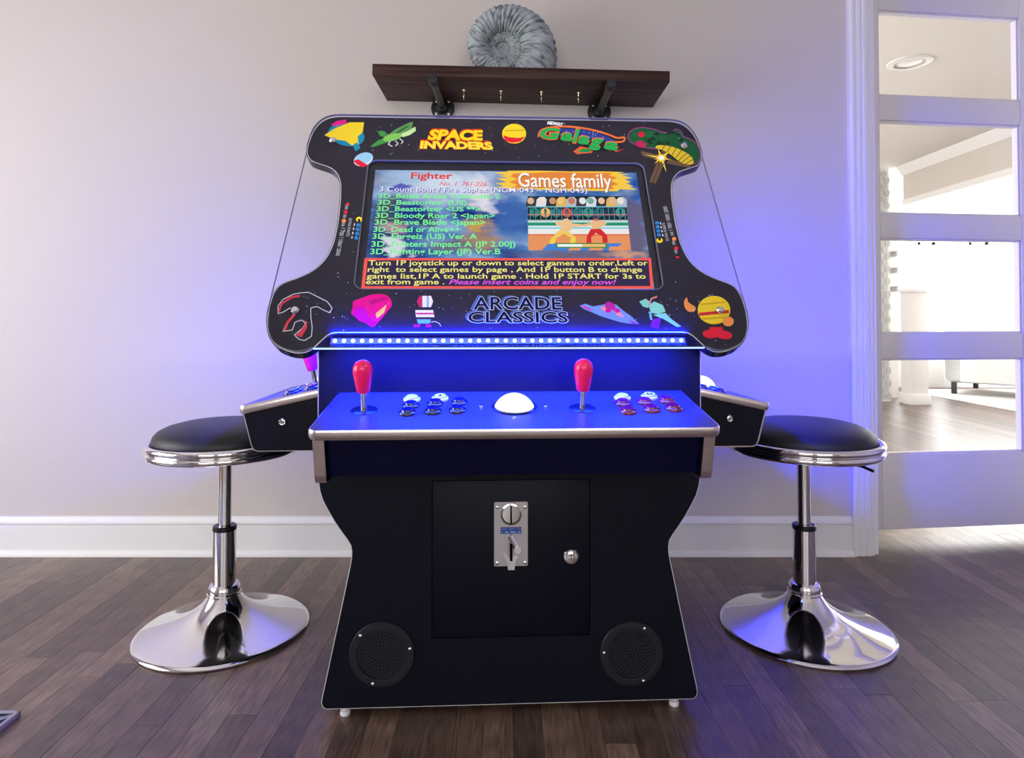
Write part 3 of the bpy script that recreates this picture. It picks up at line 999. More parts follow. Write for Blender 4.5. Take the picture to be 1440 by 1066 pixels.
def control_panel(face, rz, w, name):
    """canonical panel built at y = 0 looking along -y, then turned to its side of the cabinet"""
    m = M.Translation(face) @ M.Rotation(rz, 4, 'Z')
    hw0, hw1, dep = w / 2 - 0.005, w / 2 + 0.006, 0.2005
    rn = 0.014
    outl = [(-hw0, 0.0)]
    for k in range(7):
        a = math.radians(180 + 90 * k / 6)
        outl.append((-hw1 + rn + rn * math.cos(a), -dep + rn + rn * math.sin(a)))
    for k in range(7):
        a = math.radians(270 + 90 * k / 6)
        outl.append((hw1 - rn + rn * math.cos(a), -dep + rn + rn * math.sin(a)))
    outl.append((hw0, 0.0))
    top = MB().prism(outl, -0.016, 0.0, PF).build('control_panel', MT['panel_vinyl'], mach, 30, m)
    # chrome edge band round sides and nose, slightly rounded
    mb = MB()
    nrm = offset_outline(outl, 1.0)
    secs = [(-0.0006, 0.0005), (0.0012, 0.0008), (0.0028, -0.002), (0.0034, -0.008), (0.0028, -0.014), (0.0012, -0.0172), (-0.0006, -0.0168)]
    pts = outl
    n, kk = len(pts), len(secs)
    v = []
    for i, (pxx, pyy) in enumerate(pts):
        dx_, dy_ = nrm[i][0] - pxx, nrm[i][1] - pyy
        if i == 0: dx_, dy_ = -1, 0
        if i == n - 1: dx_, dy_ = 1, 0
        for o_, z_ in secs:
            v.append((pxx + dx_ * o_, pyy + dy_ * o_, z_))
    f = []
    for i in range(n - 1):
        for k in range(kk):
            f.append((i * kk + k, i * kk + (k + 1) % kk, (i + 1) * kk + (k + 1) % kk, (i + 1) * kk + k))
    f.append(tuple(range(kk)))
    f.append(tuple(reversed(range((n - 1) * kk, n * kk))))
    mb._add(v, f, PF)
    mb.build('chrome_band', MT['brushed'], top, 50)
    # cheeks: side boards of the box
    ch = [(0.0, 0.628), (0.0, 0.510), (-0.158, 0.510), (-0.166, 0.514), (-0.170, 0.523), (-0.187, 0.590)]
    ca = M(((0, 0, 1, 0), (1, 0, 0, 0), (0, 1, 0, 0), (0, 0, 0, 1)))
    for s in (-1, 1):
        x0_, x1_ = (s * (w / 2 - 0.019), s * (w / 2)) if s > 0 else (s * w / 2, s * (w / 2 - 0.019))
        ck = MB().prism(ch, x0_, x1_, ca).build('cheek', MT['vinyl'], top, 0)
        edge = [(0.0, 0.508), (0.0, 0.5085), (-0.1585, 0.5085), (-0.1672, 0.513), (-0.1716, 0.523), (-0.1885, 0.590), (-0.1870, 0.592)]
        edge_o = [(0.0, 0.5082), (-0.1588, 0.5082), (-0.1676, 0.5122), (-0.1722, 0.5225), (-0.1892, 0.590)]
        edge_i = [(-0.186, 0.590), (-0.1690, 0.5232), (-0.1655, 0.5148), (-0.158, 0.5108), (0.0, 0.5108)]
        MB().prism(edge_o + edge_i, x0_ + 0.0006, x1_ - 0.0006, ca).prism(edge_o + edge_i, x0_ - 0.0012, x0_ + 0.0006, ca).build('cheek_molding', MT['brushed'], top, 0)
    ap = [(-0.170, 0.592), (-0.1545, 0.518), (-0.142, 0.518), (-0.158, 0.595)]
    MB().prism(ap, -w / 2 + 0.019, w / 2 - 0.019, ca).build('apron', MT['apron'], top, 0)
    MB().box((-w / 2 + 0.019, -0.150, 0.518), (w / 2 - 0.019, 0.0, 0.526)).build('underside', MT['vinyl'], top, 0)
    return m


def joystick(m, u, d):
    q = m @ PF @ M.Translation((u, -d, 0))
    j = bpy.data.objects.new('joystick', None)
    COL.objects.link(j)
    j.empty_display_size = 0.02
    j.parent = mach
    j.matrix_local = q
    MB().lathe([(0.0, 0.0), (0.0245, 0.0), (0.025, 0.0006), (0.0235, 0.0014), (0.0, 0.0018)], 40).build('dust_washer', MT['black_plastic'], j)
    MB().lathe([(0.0, 0.001), (0.0058, 0.001), (0.0058, 0.040), (0.0, 0.040)], 24).build('shaft', MT['chrome'], j)
    MB().lathe([(0.0, 0.036), (0.0112, 0.036), (0.0122, 0.037), (0.0140, 0.048), (0.0168, 0.066), (0.0178, 0.075), (0.0175, 0.0815), (0.0155, 0.088), (0.0120, 0.0925), (0.0065, 0.0955), (0.0, 0.0963)], 36).build('bat_top', MT['pink'], j, 60)
    return j


BTN_RING = MB().lathe([(0.0162, 0.0), (0.0167, 0.0015), (0.0162, 0.0036), (0.0138, 0.0052), (0.0124, 0.0048), (0.0120, 0.0030)], 32, None, False, False).mesh('button', 50)
BTN_CAP = MB().lathe([(0.0, 0.0), (0.0116, 0.0), (0.0116, 0.0072), (0.0106, 0.0086), (0.0070, 0.0080), (0.0, 0.0076)], 28).mesh('plunger', 40)


def button(m, u, d, mat, icon=0):
    me = BTN_RING.copy(); me.materials.append(mat)
    o = bpy.data.objects.new('button', me)
    COL.objects.link(o)
    o.parent = mach
    o.matrix_local = m @ PF @ M.Translation((u, -d, 0))
    mc = BTN_CAP.copy(); mc.materials.append(mat)
    c = bpy.data.objects.new('plunger', mc)
    COL.objects.link(c)
    c.parent = o
    if icon:
        b = MB()
        for s in ([0] if icon == 1 else [-0.0034, 0.0034]):
            b.prism(circle(s, 0.0022, 0.0017, 12), 0.0079, 0.0087)
            b.prism([(s - 0.0026, -0.0042), (s + 0.0026, -0.0042), (s + 0.0020, -0.0002), (s - 0.0020, -0.0002)], 0.0079, 0.0087)
        b.build('player_symbol', MT['black_plastic'], o, 0)
    return o


def trackball(m, u, d, screws=True):
    q = m @ PF @ M.Translation((u, -d, 0))
    tb = MB().lathe([(0.0365, 0.0), (0.0430, 0.0), (0.0432, 0.0015), (0.0415, 0.0028), (0.0375, 0.0026), (0.0360, 0.0005)], 48, None, False, False).build('trackball', MT['black_plastic'], mach, 40, q)
    R_ = 0.0405
    MB().lathe([(R_ * math.sin(a), -0.0145 + R_ * math.cos(a)) for a in [math.radians(x_) for x_ in range(100, -1, -5)]], 48, None, False, False).build('ball', MT['ball'], tb, 80)
    for su, sd in ((-0.062, 0.0), (0.060, 0.0), (-0.003, -0.060)):
        MB().lathe([(0.0, 0.0), (0.0042, 0.0), (0.0040, 0.0016), (0.0022, 0.0032), (0, 0.0034)], 14, M.Translation((su, sd, 0))).build('screw', MT['chrome'], tb)
    return tb


mf = control_panel((0, -0.311, 0), 0, 0.700, 'front')
ml = control_panel((-0.387, 0.0, 0), -PI / 2, 0.390, 'left')
mr = control_panel((0.387, 0.0, 0), PI / 2, 0.390, 'right')
joystick(mf, -0.279, 0.103)
joystick(mf, 0.128, 0.100)
for k, (u, d) in enumerate([(-0.1965, 0.048), (-0.1422, 0.044), (0.2155, 0.047), (0.2704, 0.042)]):
    button(mf, u, d, MT['white_plastic'], (0, 1, 0, 2)[k])
for u, d in [(-0.195, 0.0817), (-0.1502, 0.0725), (-0.1048, 0.0656), (-0.1973, 0.1200), (-0.1514, 0.1135), (-0.1067, 0.1086)]:
    button(mf, u, d, MT['blue_btn'])
for u, d in [(0.2096, 0.0774), (0.2536, 0.0705), (0.2982, 0.0640), (0.2106, 0.1210), (0.2567, 0.1129), (0.2997, 0.1069)]:
    button(mf, u, d, MT['red_btn'])
trackball(mf, 0.0, 0.090)
# side panels: one player each
joystick(ml, -0.045, 0.096)
for u, d in [(0.060, 0.07), (0.100, 0.062), (0.140, 0.06), (0.062, 0.115), (0.102, 0.107), (0.142, 0.105)]:
    button(ml, u, d, MT['blue_btn'])
trackball(ml, -0.148, 0.085)
trackball(mr, -0.015, 0.105)
joystick(mr, 0.085, 0.100)
for u, d in [(-0.14, 0.062), (-0.10, 0.062), (-0.14, 0.105), (-0.10, 0.107)]:
    button(mr, u, d, MT['blue_btn'])
# cam locks on the near cheeks of the side panels
for s in (-1, 1):
    q = M.Translation((s * 0.492, -0.1955, 0.572)) @ M.Rotation(PI / 2, 4, 'X')
    cl = MB().lathe([(0.0, 0.0), (0.0078, 0.0), (0.0080, 0.0022), (0.0066, 0.0036), (0.0052, 0.0028), (0.0046, 0.0040), (0.0, 0.0044)], 24).build('cam_lock', MT['chrome'], mach, 40, q)

# ------------------------------------------------ monitor head
bh = [(0.396, 0.549), (0.418, 0.545), (0.436, 0.533), (0.449, 0.513), (0.456, 0.490), (0.460, 0.459), (0.4605, 0.440), (0.457, 0.424), (0.447, 0.408), (0.430, 0.399), (0.412, 0.392), (0.395, 0.382), (0.381, 0.363), (0.373, 0.336), (0.3695, 0.301), (0.368, 0.265), (0.3675, 0.232), (0.369, 0.200), (0.372, 0.172), (0.382, 0.138), (0.402, 0.110), (0.430, 0.091), (0.454, 0.080), (0.468, 0.069), (0.475, 0.053), (0.4785, 0.030), (0.479, 0.005), (0.475, -0.026), (0.464, -0.051), (0.446, -0.069), (0.420, -0.080), (0.398, -0.081), (0.383, -0.073), (0.371, -0.059), (0.360, -0.046), (0.350, -0.039), (0.338, -0.037)]
bh = [(a, c + 0.001) for a, c in catmull(bh, 3)]
board_out = bh + [(-a - 0.004, c) for a, c in reversed(bh)]
bez = rrect(-0.3225, 0.0635, 0.3180, 0.4135, 0.020, 6)
board = link('monitor_board', plate_mesh('monitor_board', [board_out, bez], -0.020, 0.0, GF), MT['print'], mach)
link('edge_molding', plate_mesh('edge_molding', [offset_outline(board_out, 0.002), offset_outline(board_out, -0.0015)], -0.0192, -0.0008, GF), MT['board_edge'], board)
link('board_edge_line', plate_mesh('board_edge_line', [offset_outline(board_out, 0.0005), offset_outline(board_out, -0.0012)], -0.0006, 0.0004, GF), MT['molding'], board)
link('screen_cutout_edge', plate_mesh('screen_cutout_edge', [offset_outline(bez, 0.0), offset_outline(bez, -0.0016)], -0.004, 0.0006, GF), principled('cutout_edge', (0.16, 0.16, 0.19), 0.35), board)
link('bezel', plate_mesh('bezel', [offset_outline(bez, 0.004)], -0.026, -0.0062, GF), MT['bezel'], mach)
# clear cover sheet: straight between the lobes
gh = [(a, c) for a, c in bh if c > 0.430] + [(a, c) for a, c in bh if 0.012 > c and a > 0.385 and c > -0.079 or (c < 0.012 and a > 0.40)]
gh = [p for p in gh] + [(0.384, -0.0735)]
gl = gh + [(-a - 0.004, c) for a, c in reversed(gh)]
cover = link('cover_sheet', plate_mesh('cover_sheet', [gl], 0.0040, 0.0085, GF), MT['plexi'], mach)
link('sheet_edge', plate_mesh('sheet_edge', [offset_outline(gl, 0.0002), offset_outline(gl, -0.0009)], 0.0039, 0.0086, GF), MT['sheet_edge'], cover)
for px_, py_ in ((468, 197), (415, 436), (1013, 436), (962, 205)):
    u, v_ = G(px_, py_, 0.009)
    MB().lathe([(0.0, -0.0085), (0.004, -0.0085), (0.004, 0.0), (0.0078, 0.0), (0.0080, 0.002), (0.0055, 0.0052), (0.0, 0.0062)], 20, GF @ M.Translation((u, v_, 0.0085))).build('standoff_bolt', MT['chrome'], mach)
# rim of the cover sheet, LED light caught in its edge put in as emission
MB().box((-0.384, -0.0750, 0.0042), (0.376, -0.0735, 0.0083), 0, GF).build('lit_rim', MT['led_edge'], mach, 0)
# housing behind
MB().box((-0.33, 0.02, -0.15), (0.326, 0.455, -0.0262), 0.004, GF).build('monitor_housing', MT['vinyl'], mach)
nk = [(-0.300, 0.780), (0.26, 0.780), (0.24, 0.96), (0.06, 1.06), (-0.295, 0.80)]
MB().prism(nk, -0.30, 0.30, M(((0, 0, 1, 0), (1, 0, 0, 0), (0, 1, 0, 0), (0, 0, 0, 1)))).build('neck', MT['vinyl'], mach, 0)

# LED tapes under the head
BLUE = (0.004, 0.017, 1.0)
LED = MB().lathe([(0.0040, 0.0), (0.0038, 0.0012), (0.0030, 0.0024), (0.0016, 0.0031), (0.0, 0.0033)], 14).mesh('led', 60)
LED.materials.append(MT['led'])


def led_strip(m, ln, count):
    s = MB().box((-ln / 2 - 0.008, -0.006, -0.0035), (ln / 2 + 0.008, 0.006, 0.0)).build('led_strip', MT['led_pcb'], mach, 0, m)
    for k in range(count):
        o = bpy.data.objects.new('led', LED)
        COL.objects.link(o)
        o.parent = s
        o.location = (-ln / 2 + ln * k / (count - 1), 0, 0)
    return s


a0, a1 = G(471, 479, -0.010), G(958, 479, -0.010)
lv = (a0[1] + a1[1]) / 2
led_strip(GF @ M.Translation(((a0[0] + a1[0]) / 2, lv, -0.010)), a1[0] - a0[0], 40)
MB().box((-0.36, lv - 0.0075, -0.021), (0.352, lv + 0.010, -0.0138), 0, GF).build('led_mount', MT['vinyl'], mach, 0)
for s in (-1, 1):
    q = M.Translation((s * 0.3945, 0.0, 0.752)) @ M.Rotation(s * PI / 2, 4, 'Z') @ M.Rotation(PI / 2, 4, 'X')
    led_strip(q, 0.40, 22)
area('led_light_front', (GF @ V((-0.004, -0.066, 0.0015))), (0, -0.12, -1), 0.70, 0.008, 25.0, BLUE, mach)
area('led_light_lip', (GF @ V((-0.004, lv - 0.002, 0.0005))), (0, 0.8, -0.6), 0.70, 0.006, 2.5, BLUE, mach)
area('led_light_upward', (GF @ V((-0.004, -0.040, 0.0028))), (0, math.sin(TILT), math.cos(TILT)), 0.70, 0.002, 7.0, BLUE, mach)
area('led_light_left', (-0.402, 0.02, 0.750), (-1, 0.15, -0.40), 0.44, 0.012, 24.0, BLUE, mach)
area('led_light_right', (0.402, 0.02, 0.750), (1, 0.15, -0.40), 0.44, 0.012, 46.0, BLUE, mach)

# ------------------------------------------------ screen picture
SO = -0.0055
su0, sv0, su1, sv1 = -0.3045, 0.0665, 0.2990, 0.3880


def screen_material():
    m = bpy.data.materials.new('screen_background')
    m.use_nodes = True
    nt = m.node_tree
    nt.nodes.clear()
    L, N = nt.links.new, nt.nodes.new
    tc = N('ShaderNodeTexCoord')
    n = N('ShaderNodeTexNoise'); n.inputs['Scale'].default_value = 6; n.inputs['Detail'].default_value = 8; n.inputs['Distortion'].default_value = 0.6
    L(tc.outputs['UV'], n.inputs['Vector'])
    r = N('ShaderNodeValToRGB')
    cr = r.color_ramp
    cr.elements[0].position = 0.30; cr.elements[0].color = (*srgb(16, 38, 120), 1)
    cr.elements[1].position = 0.70; cr.elements[1].color = (*srgb(158, 192, 224), 1)
    e = cr.elements.new(0.50); e.color = (*srgb(70, 118, 182), 1)
    L(n.outputs['Fac'], r.inputs[0])
    cur = r.outputs[0]
    n2 = N('ShaderNodeTexNoise'); n2.inputs['Scale'].default_value = 14; n2.inputs['Detail'].default_value = 6
    L(tc.outputs['UV'], n2.inputs['Vector'])
    dsp = N('ShaderNodeVectorMath'); dsp.operation = 'MULTIPLY_ADD'
    dsp.inputs[1].default_value = (0.16, 0.22, 0); dsp.inputs[2].default_value = (-0.08, -0.11, 0)
    L(n2.outputs['Color'], dsp.inputs[0])
    wp = N('ShaderNodeVectorMath'); wp.operation = 'ADD'
    L(tc.outputs['UV'], wp.inputs[0]); L(dsp.outputs[0], wp.inputs[1])

    def blob(px_, py_, rx, ry, c, soft=0.6, amt=1.0):
        nonlocal cur
        u, v_ = G(px_, py_, SO)
        a, c2 = (u - su0) / (su1 - su0), (v_ - sv0) / (sv1 - sv0)
        u2, v2 = G(px_ + rx, py_, SO); u3, v3 = G(px_, py_ - ry, SO)
        sx, sy = (u2 - u) / (su1 - su0), (v3 - v_) / (sv1 - sv0)
        s1 = N('ShaderNodeVectorMath'); s1.operation = 'SUBTRACT'; s1.inputs[1].default_value = (a, c2, 0)
        s2 = N('ShaderNodeVectorMath'); s2.operation = 'DIVIDE'; s2.inputs[1].default_value = (sx, sy, 1)
        ln = N('ShaderNodeVectorMath'); ln.operation = 'LENGTH'
        mr_ = N('ShaderNodeMapRange'); mr_.inputs[1].default_value = 1 + soft; mr_.inputs[2].default_value = 1 - soft; mr_.inputs[3].default_value = 0; mr_.inputs[4].default_value = amt
        mx = N('ShaderNodeMix'); mx.data_type = 'RGBA'
        L(wp.outputs[0], s1.inputs[0]); L(s1.outputs[0], s2.inputs[0]); L(s2.outputs[0], ln.inputs[0]); L(ln.outputs['Value'], mr_.inputs[0])
        L(mr_.outputs[0], mx.inputs[0]); L(cur, mx.inputs[6]); mx.inputs[7].default_value = (*srgb(*c), 1)
        cur = mx.outputs[2]
    blob(620, 258, 70, 22, (220, 232, 246), 0.8)
    blob(540, 345, 36, 40, (34, 44, 120), 0.8)
    blob(575, 250, 30, 12, (150, 190, 226), 0.8, 0.6)
    blob(548, 300, 18, 22, (86, 84, 84), 0.4, 0.85)
    blob(575, 296, 24, 12, (20, 44, 140), 0.4, 0.9)
    blob(600, 308, 18, 8, (22, 34, 80), 0.4, 0.9)
    blob(566, 263, 12, 6, (92, 96, 190), 0.3)
    blob(552, 322, 18, 7, (196, 150, 170), 0.4, 0.9)
    blob(556, 348, 16, 12, (226, 220, 240), 0.3)
    blob(674, 270, 14, 24, (232, 226, 236), 0.4)
    blob(690, 290, 14, 10, (236, 232, 240), 0.4)
    blob(672, 318, 20, 8, (206, 160, 80), 0.4)
    blob(676, 340, 26, 14, (176, 138, 104), 0.5, 0.9)
    blob(640, 346, 30, 8, (120, 110, 110), 0.5, 0.7)
    blob(715, 300, 20, 34, (62, 104, 180), 0.7, 0.9)
    blob(892, 320, 22, 46, (104, 98, 132), 0.4)
    blob(820, 358, 80, 8, (112, 104, 128), 0.5)
    blob(880, 357, 24, 6, (214, 160, 132), 0.4)
    blob(905, 262, 14, 20, (36, 84, 168), 0.4)
    em = N('ShaderNodeEmission'); em.inputs[1].default_value = 0.95
    L(cur, em.inputs[0])
    o = N('ShaderNodeOutputMaterial'); L(em.outputs[0], o.inputs[0])
    return m


me = bpy.data.meshes.new('screen')
me.from_pydata([GF @ V((su0, sv0, SO)), GF @ V((su1, sv0, SO)), GF @ V((su1, sv1, SO)), GF @ V((su0, sv1, SO))], [], [(0, 1, 2, 3)])
uv = me.uv_layers.new(name='UVMap')
for k, q in enumerate(((0, 0), (1, 0), (1, 1), (0, 1))):
    uv.data[k].uv = q
screen = link('screen', me, screen_material(), mach)


def shapes(name, polys, parent, off, matf, fr=GF, step=0.00012):
    """flat printed (or lit) picture: list of (pixel outline, colour); later ones lie on top"""
    b = MB()
    mats, idx = [], {}
    for k, (pts, c) in enumerate(polys):
        if c not in idx:
            idx[c] = len(mats)
            mats.append(matf(srgb(*c)))
        o = off + k * step
        q = [on_frame(fr, x_, y_, o) for x_, y_ in pts]
        a2 = sum(q[i][0] * q[(i + 1) % len(q)][1] - q[(i + 1) % len(q)][0] * q[i][1] for i in range(len(q)))
        if a2 < 0: q.reverse()
        b._add([(u, v_, o) for u, v_ in q], [tuple(range(len(q)))], fr, idx[c])
    me = bpy.data.meshes.new(name)
    b.bm.to_mesh(me)
    b.bm.free()
    for m_ in mats:
        me.materials.append(m_)
    return link(name, me, None, parent)


def ell(cx, cy, rx, ry, n=20, rot=0.0):
    c, s = math.cos(math.radians(rot)), math.sin(math.radians(rot))
    out = []
    for k in range(n):
        a = 2 * PI * k / n
        x_, y_ = rx * math.cos(a), ry * math.sin(a)
        out.append((cx + c * x_ - s * y_, cy + s * x_ + c * y_))
    return out


def stroke(pts, w):
    """thick polyline as one outline"""
    L_, R_ = [], []
    n = len(pts)
    for i, p in enumerate(pts):
        a, c = V(pts[max(i - 1, 0)]), V(pts[min(i + 1, n - 1)])
        t = (c - a).normalized()
        nn = V((-t.y, t.x)) * (w / 2)
        L_.append((p[0] + nn.x, p[1] + nn.y)); R_.append((p[0] - nn.x, p[1] - nn.y))
    return L_ + R_[::-1]


def strokes(pts, w, c):
    """polyline as separate quads (safe for bent lines)"""
    return [(stroke([pts[i], pts[i + 1]], w), c) for i in range(len(pts) - 1)]


lt = lambda c: lit(c, 1.0)
# flame banner
fl = [(693, 243), (716, 241), (712, 240), (760, 240), (800, 241), (850, 241), (878, 242), (868, 244), (886, 245), (874, 247), (889, 250), (878, 252), (887, 256), (880, 258), (891, 262), (884, 263), (896, 267), (872, 266), (868, 269), (800, 268), (740, 266), (716, 267), (706, 264), (694, 265), (708, 261), (696, 258), (712, 256), (698, 251), (714, 250), (700, 247), (712, 246)]
ora = [(722, 244), (780, 242), (830, 243), (862, 243), (856, 246), (868, 250), (858, 254), (870, 259), (860, 262), (864, 266), (800, 265), (735, 264), (718, 265), (728, 260), (716, 256), (728, 252), (718, 248)]
shapes('banner', [(fl, (250, 205, 70)), (ora, (236, 138, 62))], screen, SO + 0.0004, lt)
q0, q1 = G(729, 263.0, SO), G(861, 264.3, SO)
hb = G(729, 244, SO)[1] - q0[1]
text('banner_title', 'Games family', GF, (q0[0] + 0.0015, q0[1] - 0.002), (q1[0] + 0.0015, q1[1] - 0.002), hb, lit(srgb(150, 84, 44)), screen, SO + 0.0010, bold=0.012)
text('banner_title', 'Games family', GF, q0, q1, hb, lit(srgb(255, 250, 240)), screen, SO + 0.0014, bold=0.012)
# preview picture of a wrestling ring
TL, TR, BR, BL = (742, 276), (879, 276.5), (887.5, 352), (743, 352)


def tq(a, c):
    """a, c in 0..1 across the preview, c downwards"""
    xl, xr = TL[0] + (BL[0] - TL[0]) * c, TR[0] + (BR[0] - TR[0]) * c
    y_ = TL[1] + (BL[1] - TL[1]) * c
    return (xl + (xr - xl) * a, y_)


def tr(a0_, c0_, a1_, c1_):
    return [tq(a0_, c0_), tq(a1_, c0_), tq(a1_, c1_), tq(a0_, c1_)]


P = [(tr(0, 0, 1, 1), (238, 236, 232)), (tr(0, 0, 1, 0.44), (26, 40, 48))]
skin = [(226, 186, 150), (240, 226, 214), (204, 150, 110), (236, 200, 120), (210, 120, 90), (228, 236, 240), (120, 170, 150), (236, 190, 160)]
for k in range(10):
    a = 0.04 + k * 0.102
    P.append(([tq(a - 0.062, 0.20), tq(a - 0.05, 0.06), tq(a - 0.02, 0.015), tq(a + 0.03, 0.01), tq(a + 0.055, 0.07), tq(a + 0.05, 0.20)], [(70, 60, 60), (226, 226, 236), (40, 46, 60), (232, 180, 90), (176, 190, 200)][k % 5]))
    P.append(([tq(a + 0.035 * math.cos(w * PI / 5) + 0.01 * (k % 3 - 1), 0.085 + 0.062 * math.sin(w * PI / 5)) for w in range(10)], skin[k % 8]))
for k in range(9):
    a = 0.07 + k * 0.108
    c = [(42, 140, 130), (232, 190, 110), (48, 130, 140), (206, 90, 80), (40, 120, 130), (60, 150, 140), (36, 110, 120), (40, 60, 90), (60, 150, 150)][k]
    P.append(([tq(a + 0.052 * math.cos(w * PI / 5), 0.30 + 0.09 * math.sin(w * PI / 5)) for w in range(10)], c))
    P.append(([tq(a - 0.012, 0.23), tq(a + 0.014, 0.24), tq(a + 0.004, 0.39), tq(a - 0.006, 0.39)], (30, 40, 44)))
for c_, col in ((0.195, (120, 200, 210)), (0.34, (214, 120, 110)), (0.46, (90, 180, 190))):
    P.append((tr(0, c_ - 0.009, 1, c_ + 0.009), col))
for k in range(19):
    P.append((tr(0.02 + k * 0.053, 0.2, 0.026 + k * 0.053, 0.46), (90, 160, 170)))
P += [(tr(0, 0.48, 1, 0.545), (40, 150, 122)), (tr(0, 0.46, 1, 0.485), (206, 228, 214)), (tr(0, 0.575, 1, 0.60), (110, 206, 222)), (tr(0, 0.71, 1, 1), (236, 150, 96)), (tr(0, 0.70, 1, 0.725), (226, 112, 66))]
P += [([tq(0.20, 0.87), tq(0.92, 0.87), tq(0.88, 0.93), tq(0.80, 0.93), tq(0.78, 1), tq(0.72, 1), tq(0.74, 0.93), tq(0.62, 0.93), tq(0.58, 1), tq(0.50, 1), tq(0.53, 0.93), tq(0.42, 0.93), tq(0.38, 1), tq(0.13, 1)], (70, 130, 214))]
# two plain wrestler figures
SK, SK2 = (240, 196, 142), (236, 188, 136)
P += [([tq(0.31, 0.47), tq(0.44, 0.46), tq(0.44, 0.60), tq(0.39, 0.67), tq(0.31, 0.66), tq(0.33, 0.57)], SK), ([tq(0.27, 0.49), tq(0.33, 0.45), tq(0.35, 0.50), tq(0.29, 0.56)], SK), ([tq(0.42, 0.50), tq(0.55, 0.52), tq(0.55, 0.56), tq(0.42, 0.58)], SK),
      ([tq(0.36, 0.42), tq(0.40, 0.41), tq(0.42, 0.46), tq(0.38, 0.48), tq(0.35, 0.46)], SK),
      ([tq(0.30, 0.64), tq(0.40, 0.65), tq(0.47, 0.76), tq(0.44, 0.78), tq(0.35, 0.70), tq(0.27, 0.78), tq(0.23, 0.78)], (244, 206, 96)),
      ([tq(0.23, 0.77), tq(0.28, 0.77), tq(0.25, 0.88), tq(0.20, 0.88)], (244, 214, 70)), ([tq(0.42, 0.77), tq(0.47, 0.77), tq(0.46, 0.87), tq(0.41, 0.87)], (244, 214, 70)),
      ([tq(0.64, 0.45), tq(0.74, 0.44), tq(0.75, 0.53), tq(0.71, 0.62), tq(0.63, 0.61), tq(0.64, 0.55)], SK2), ([tq(0.55, 0.52), tq(0.65, 0.48), tq(0.66, 0.53), tq(0.56, 0.57)], SK2), ([tq(0.73, 0.44), tq(0.79, 0.49), tq(0.76, 0.56), tq(0.72, 0.52)], SK2),
      ([tq(0.65, 0.38), tq(0.71, 0.38), tq(0.72, 0.44), tq(0.66, 0.45)], (90, 60, 90)), ([tq(0.66, 0.42), tq(0.70, 0.42), tq(0.70, 0.455), tq(0.66, 0.455)], (222, 110, 110)),
      ([tq(0.62, 0.61), tq(0.72, 0.60), tq(0.78, 0.72), tq(0.78, 0.86), tq(0.73, 0.86), tq(0.73, 0.74), tq(0.67, 0.68), tq(0.62, 0.76), tq(0.62, 0.87), tq(0.57, 0.87), tq(0.58, 0.74)], (214, 42, 48))]
P += [(tr(0.27, 0.865, 0.77, 0.955), (52, 140, 54)), (tr(0.285, 0.885, 0.53, 0.935), (244, 246, 244)), (tr(0.53, 0.885, 0.755, 0.935), (244, 190, 120))]
shapes('game_preview', P, screen, SO + 0.0004, lt, step=0.00002)
# instruction box
shapes('instruction_box', [([(512.5, 363), (915.5, 363), (919, 406), (508, 406)], (250, 92, 84)), ([(517, 366.2), (912, 366.2), (914.5, 402.4), (513, 402.4)], (52, 44, 78))], screen, SO + 0.0004, lt)
GRN, YEL = lit(srgb(126, 250, 150)), lit(srgb(250, 240, 130))
SHD = lit(srgb(70, 56, 160))


def line(body, x0, x1, yb0, yb1, cap, mat, name='text_line', shear=0.0, bold=0.004, shadow=None):
    p0, p1 = G(x0, yb0, SO), G(x1, yb1, SO)
    h = G(x0, yb0 - cap, SO)[1] - p0[1]
    if shadow:
        text(name, body, GF, (p0[0] + 0.0016, p0[1] - 0.0014), (p1[0] + 0.0016, p1[1] - 0.0014), h, shadow, screen, SO + 0.0012, shear, bold)
    text(name, body, GF, p0, p1, h, mat, screen, SO + 0.0016, shear, bold)


line('Fighter', 578, 636, 252.0, 252.2, 8.6, lit(srgb(232, 62, 60)), 'heading', bold=0.022)
line('No. 1. 761-226', 618, 685, 261.6, 262.4, 5.4, lit(srgb(240, 80, 90)), 'counter', shear=0.3, bold=0.006)
line('3 Count Bout / Fire Suplex (NGM-043 ~ NGH-043)', 534, 826, 269.8, 271.6, 6.6, lit(srgb(244, 240, 255)), bold=0.006, shadow=SHD)
rows = [('3D_Battle Arena Toshinden 2', 532, 703, 279.2, 280.0), ('3D_Beastorizer (US)', 531, 656, 288.2, 288.8), ('3D_Beastorizer <US **>', 529.5, 676, 297.4, 298.0), ('3D_Bloody Roar 2 <Japan>', 528, 696, 306.8, 307.4), ('3D_Brave Blade <Japan>', 526.5, 683, 316.4, 316.8), ('3D_Dead or Alive++', 525, 647, 326.6, 326.8), ('3D_Ehrgeiz (US) Ver. A', 523.5, 671, 336.4, 336.6), ('3D_Fighters Impact A (JP 2.00J)', 522, 725, 347.4, 347.4), ('3D_Fighting Layer (JP) Ver.B', 520.5, 704, 358.0, 358.0)]
for k, (s, x0, x1, y0, y1) in enumerate(rows):
    line(s, x0, x1, y0, y1, 6.3 + 0.16 * k, GRN, bold=0.018)
for s, x0, x1, y0 in (('Turn 1P joystick up or down to select games in order,Left or', 518, 911, 373.6), ('right  to select games by page , And 1P button B to change', 517, 903, 382.8), ('games list,1P A to launch game . Hold 1P START for 3s to', 515.5, 908, 392.2), ('exit from game .', 514.5, 625, 400.2)):
    line(s, x0, x1, y0, y0 + 0.1, 6.9, YEL, bold=0.014)
line('Please insert coins and enjoy now!', 631, 867, 400.4, 400.6, 6.9, lit(srgb(232, 92, 240)), shear=0.3, bold=0.014)

# ------------------------------------------------ printed art on the board (plain stand-ins for the pictures, true lettering)
AO = 0.0008


def art(name, polys, step=0.00008):
    return shapes(name, polys, board, AO, ink, GF, step)


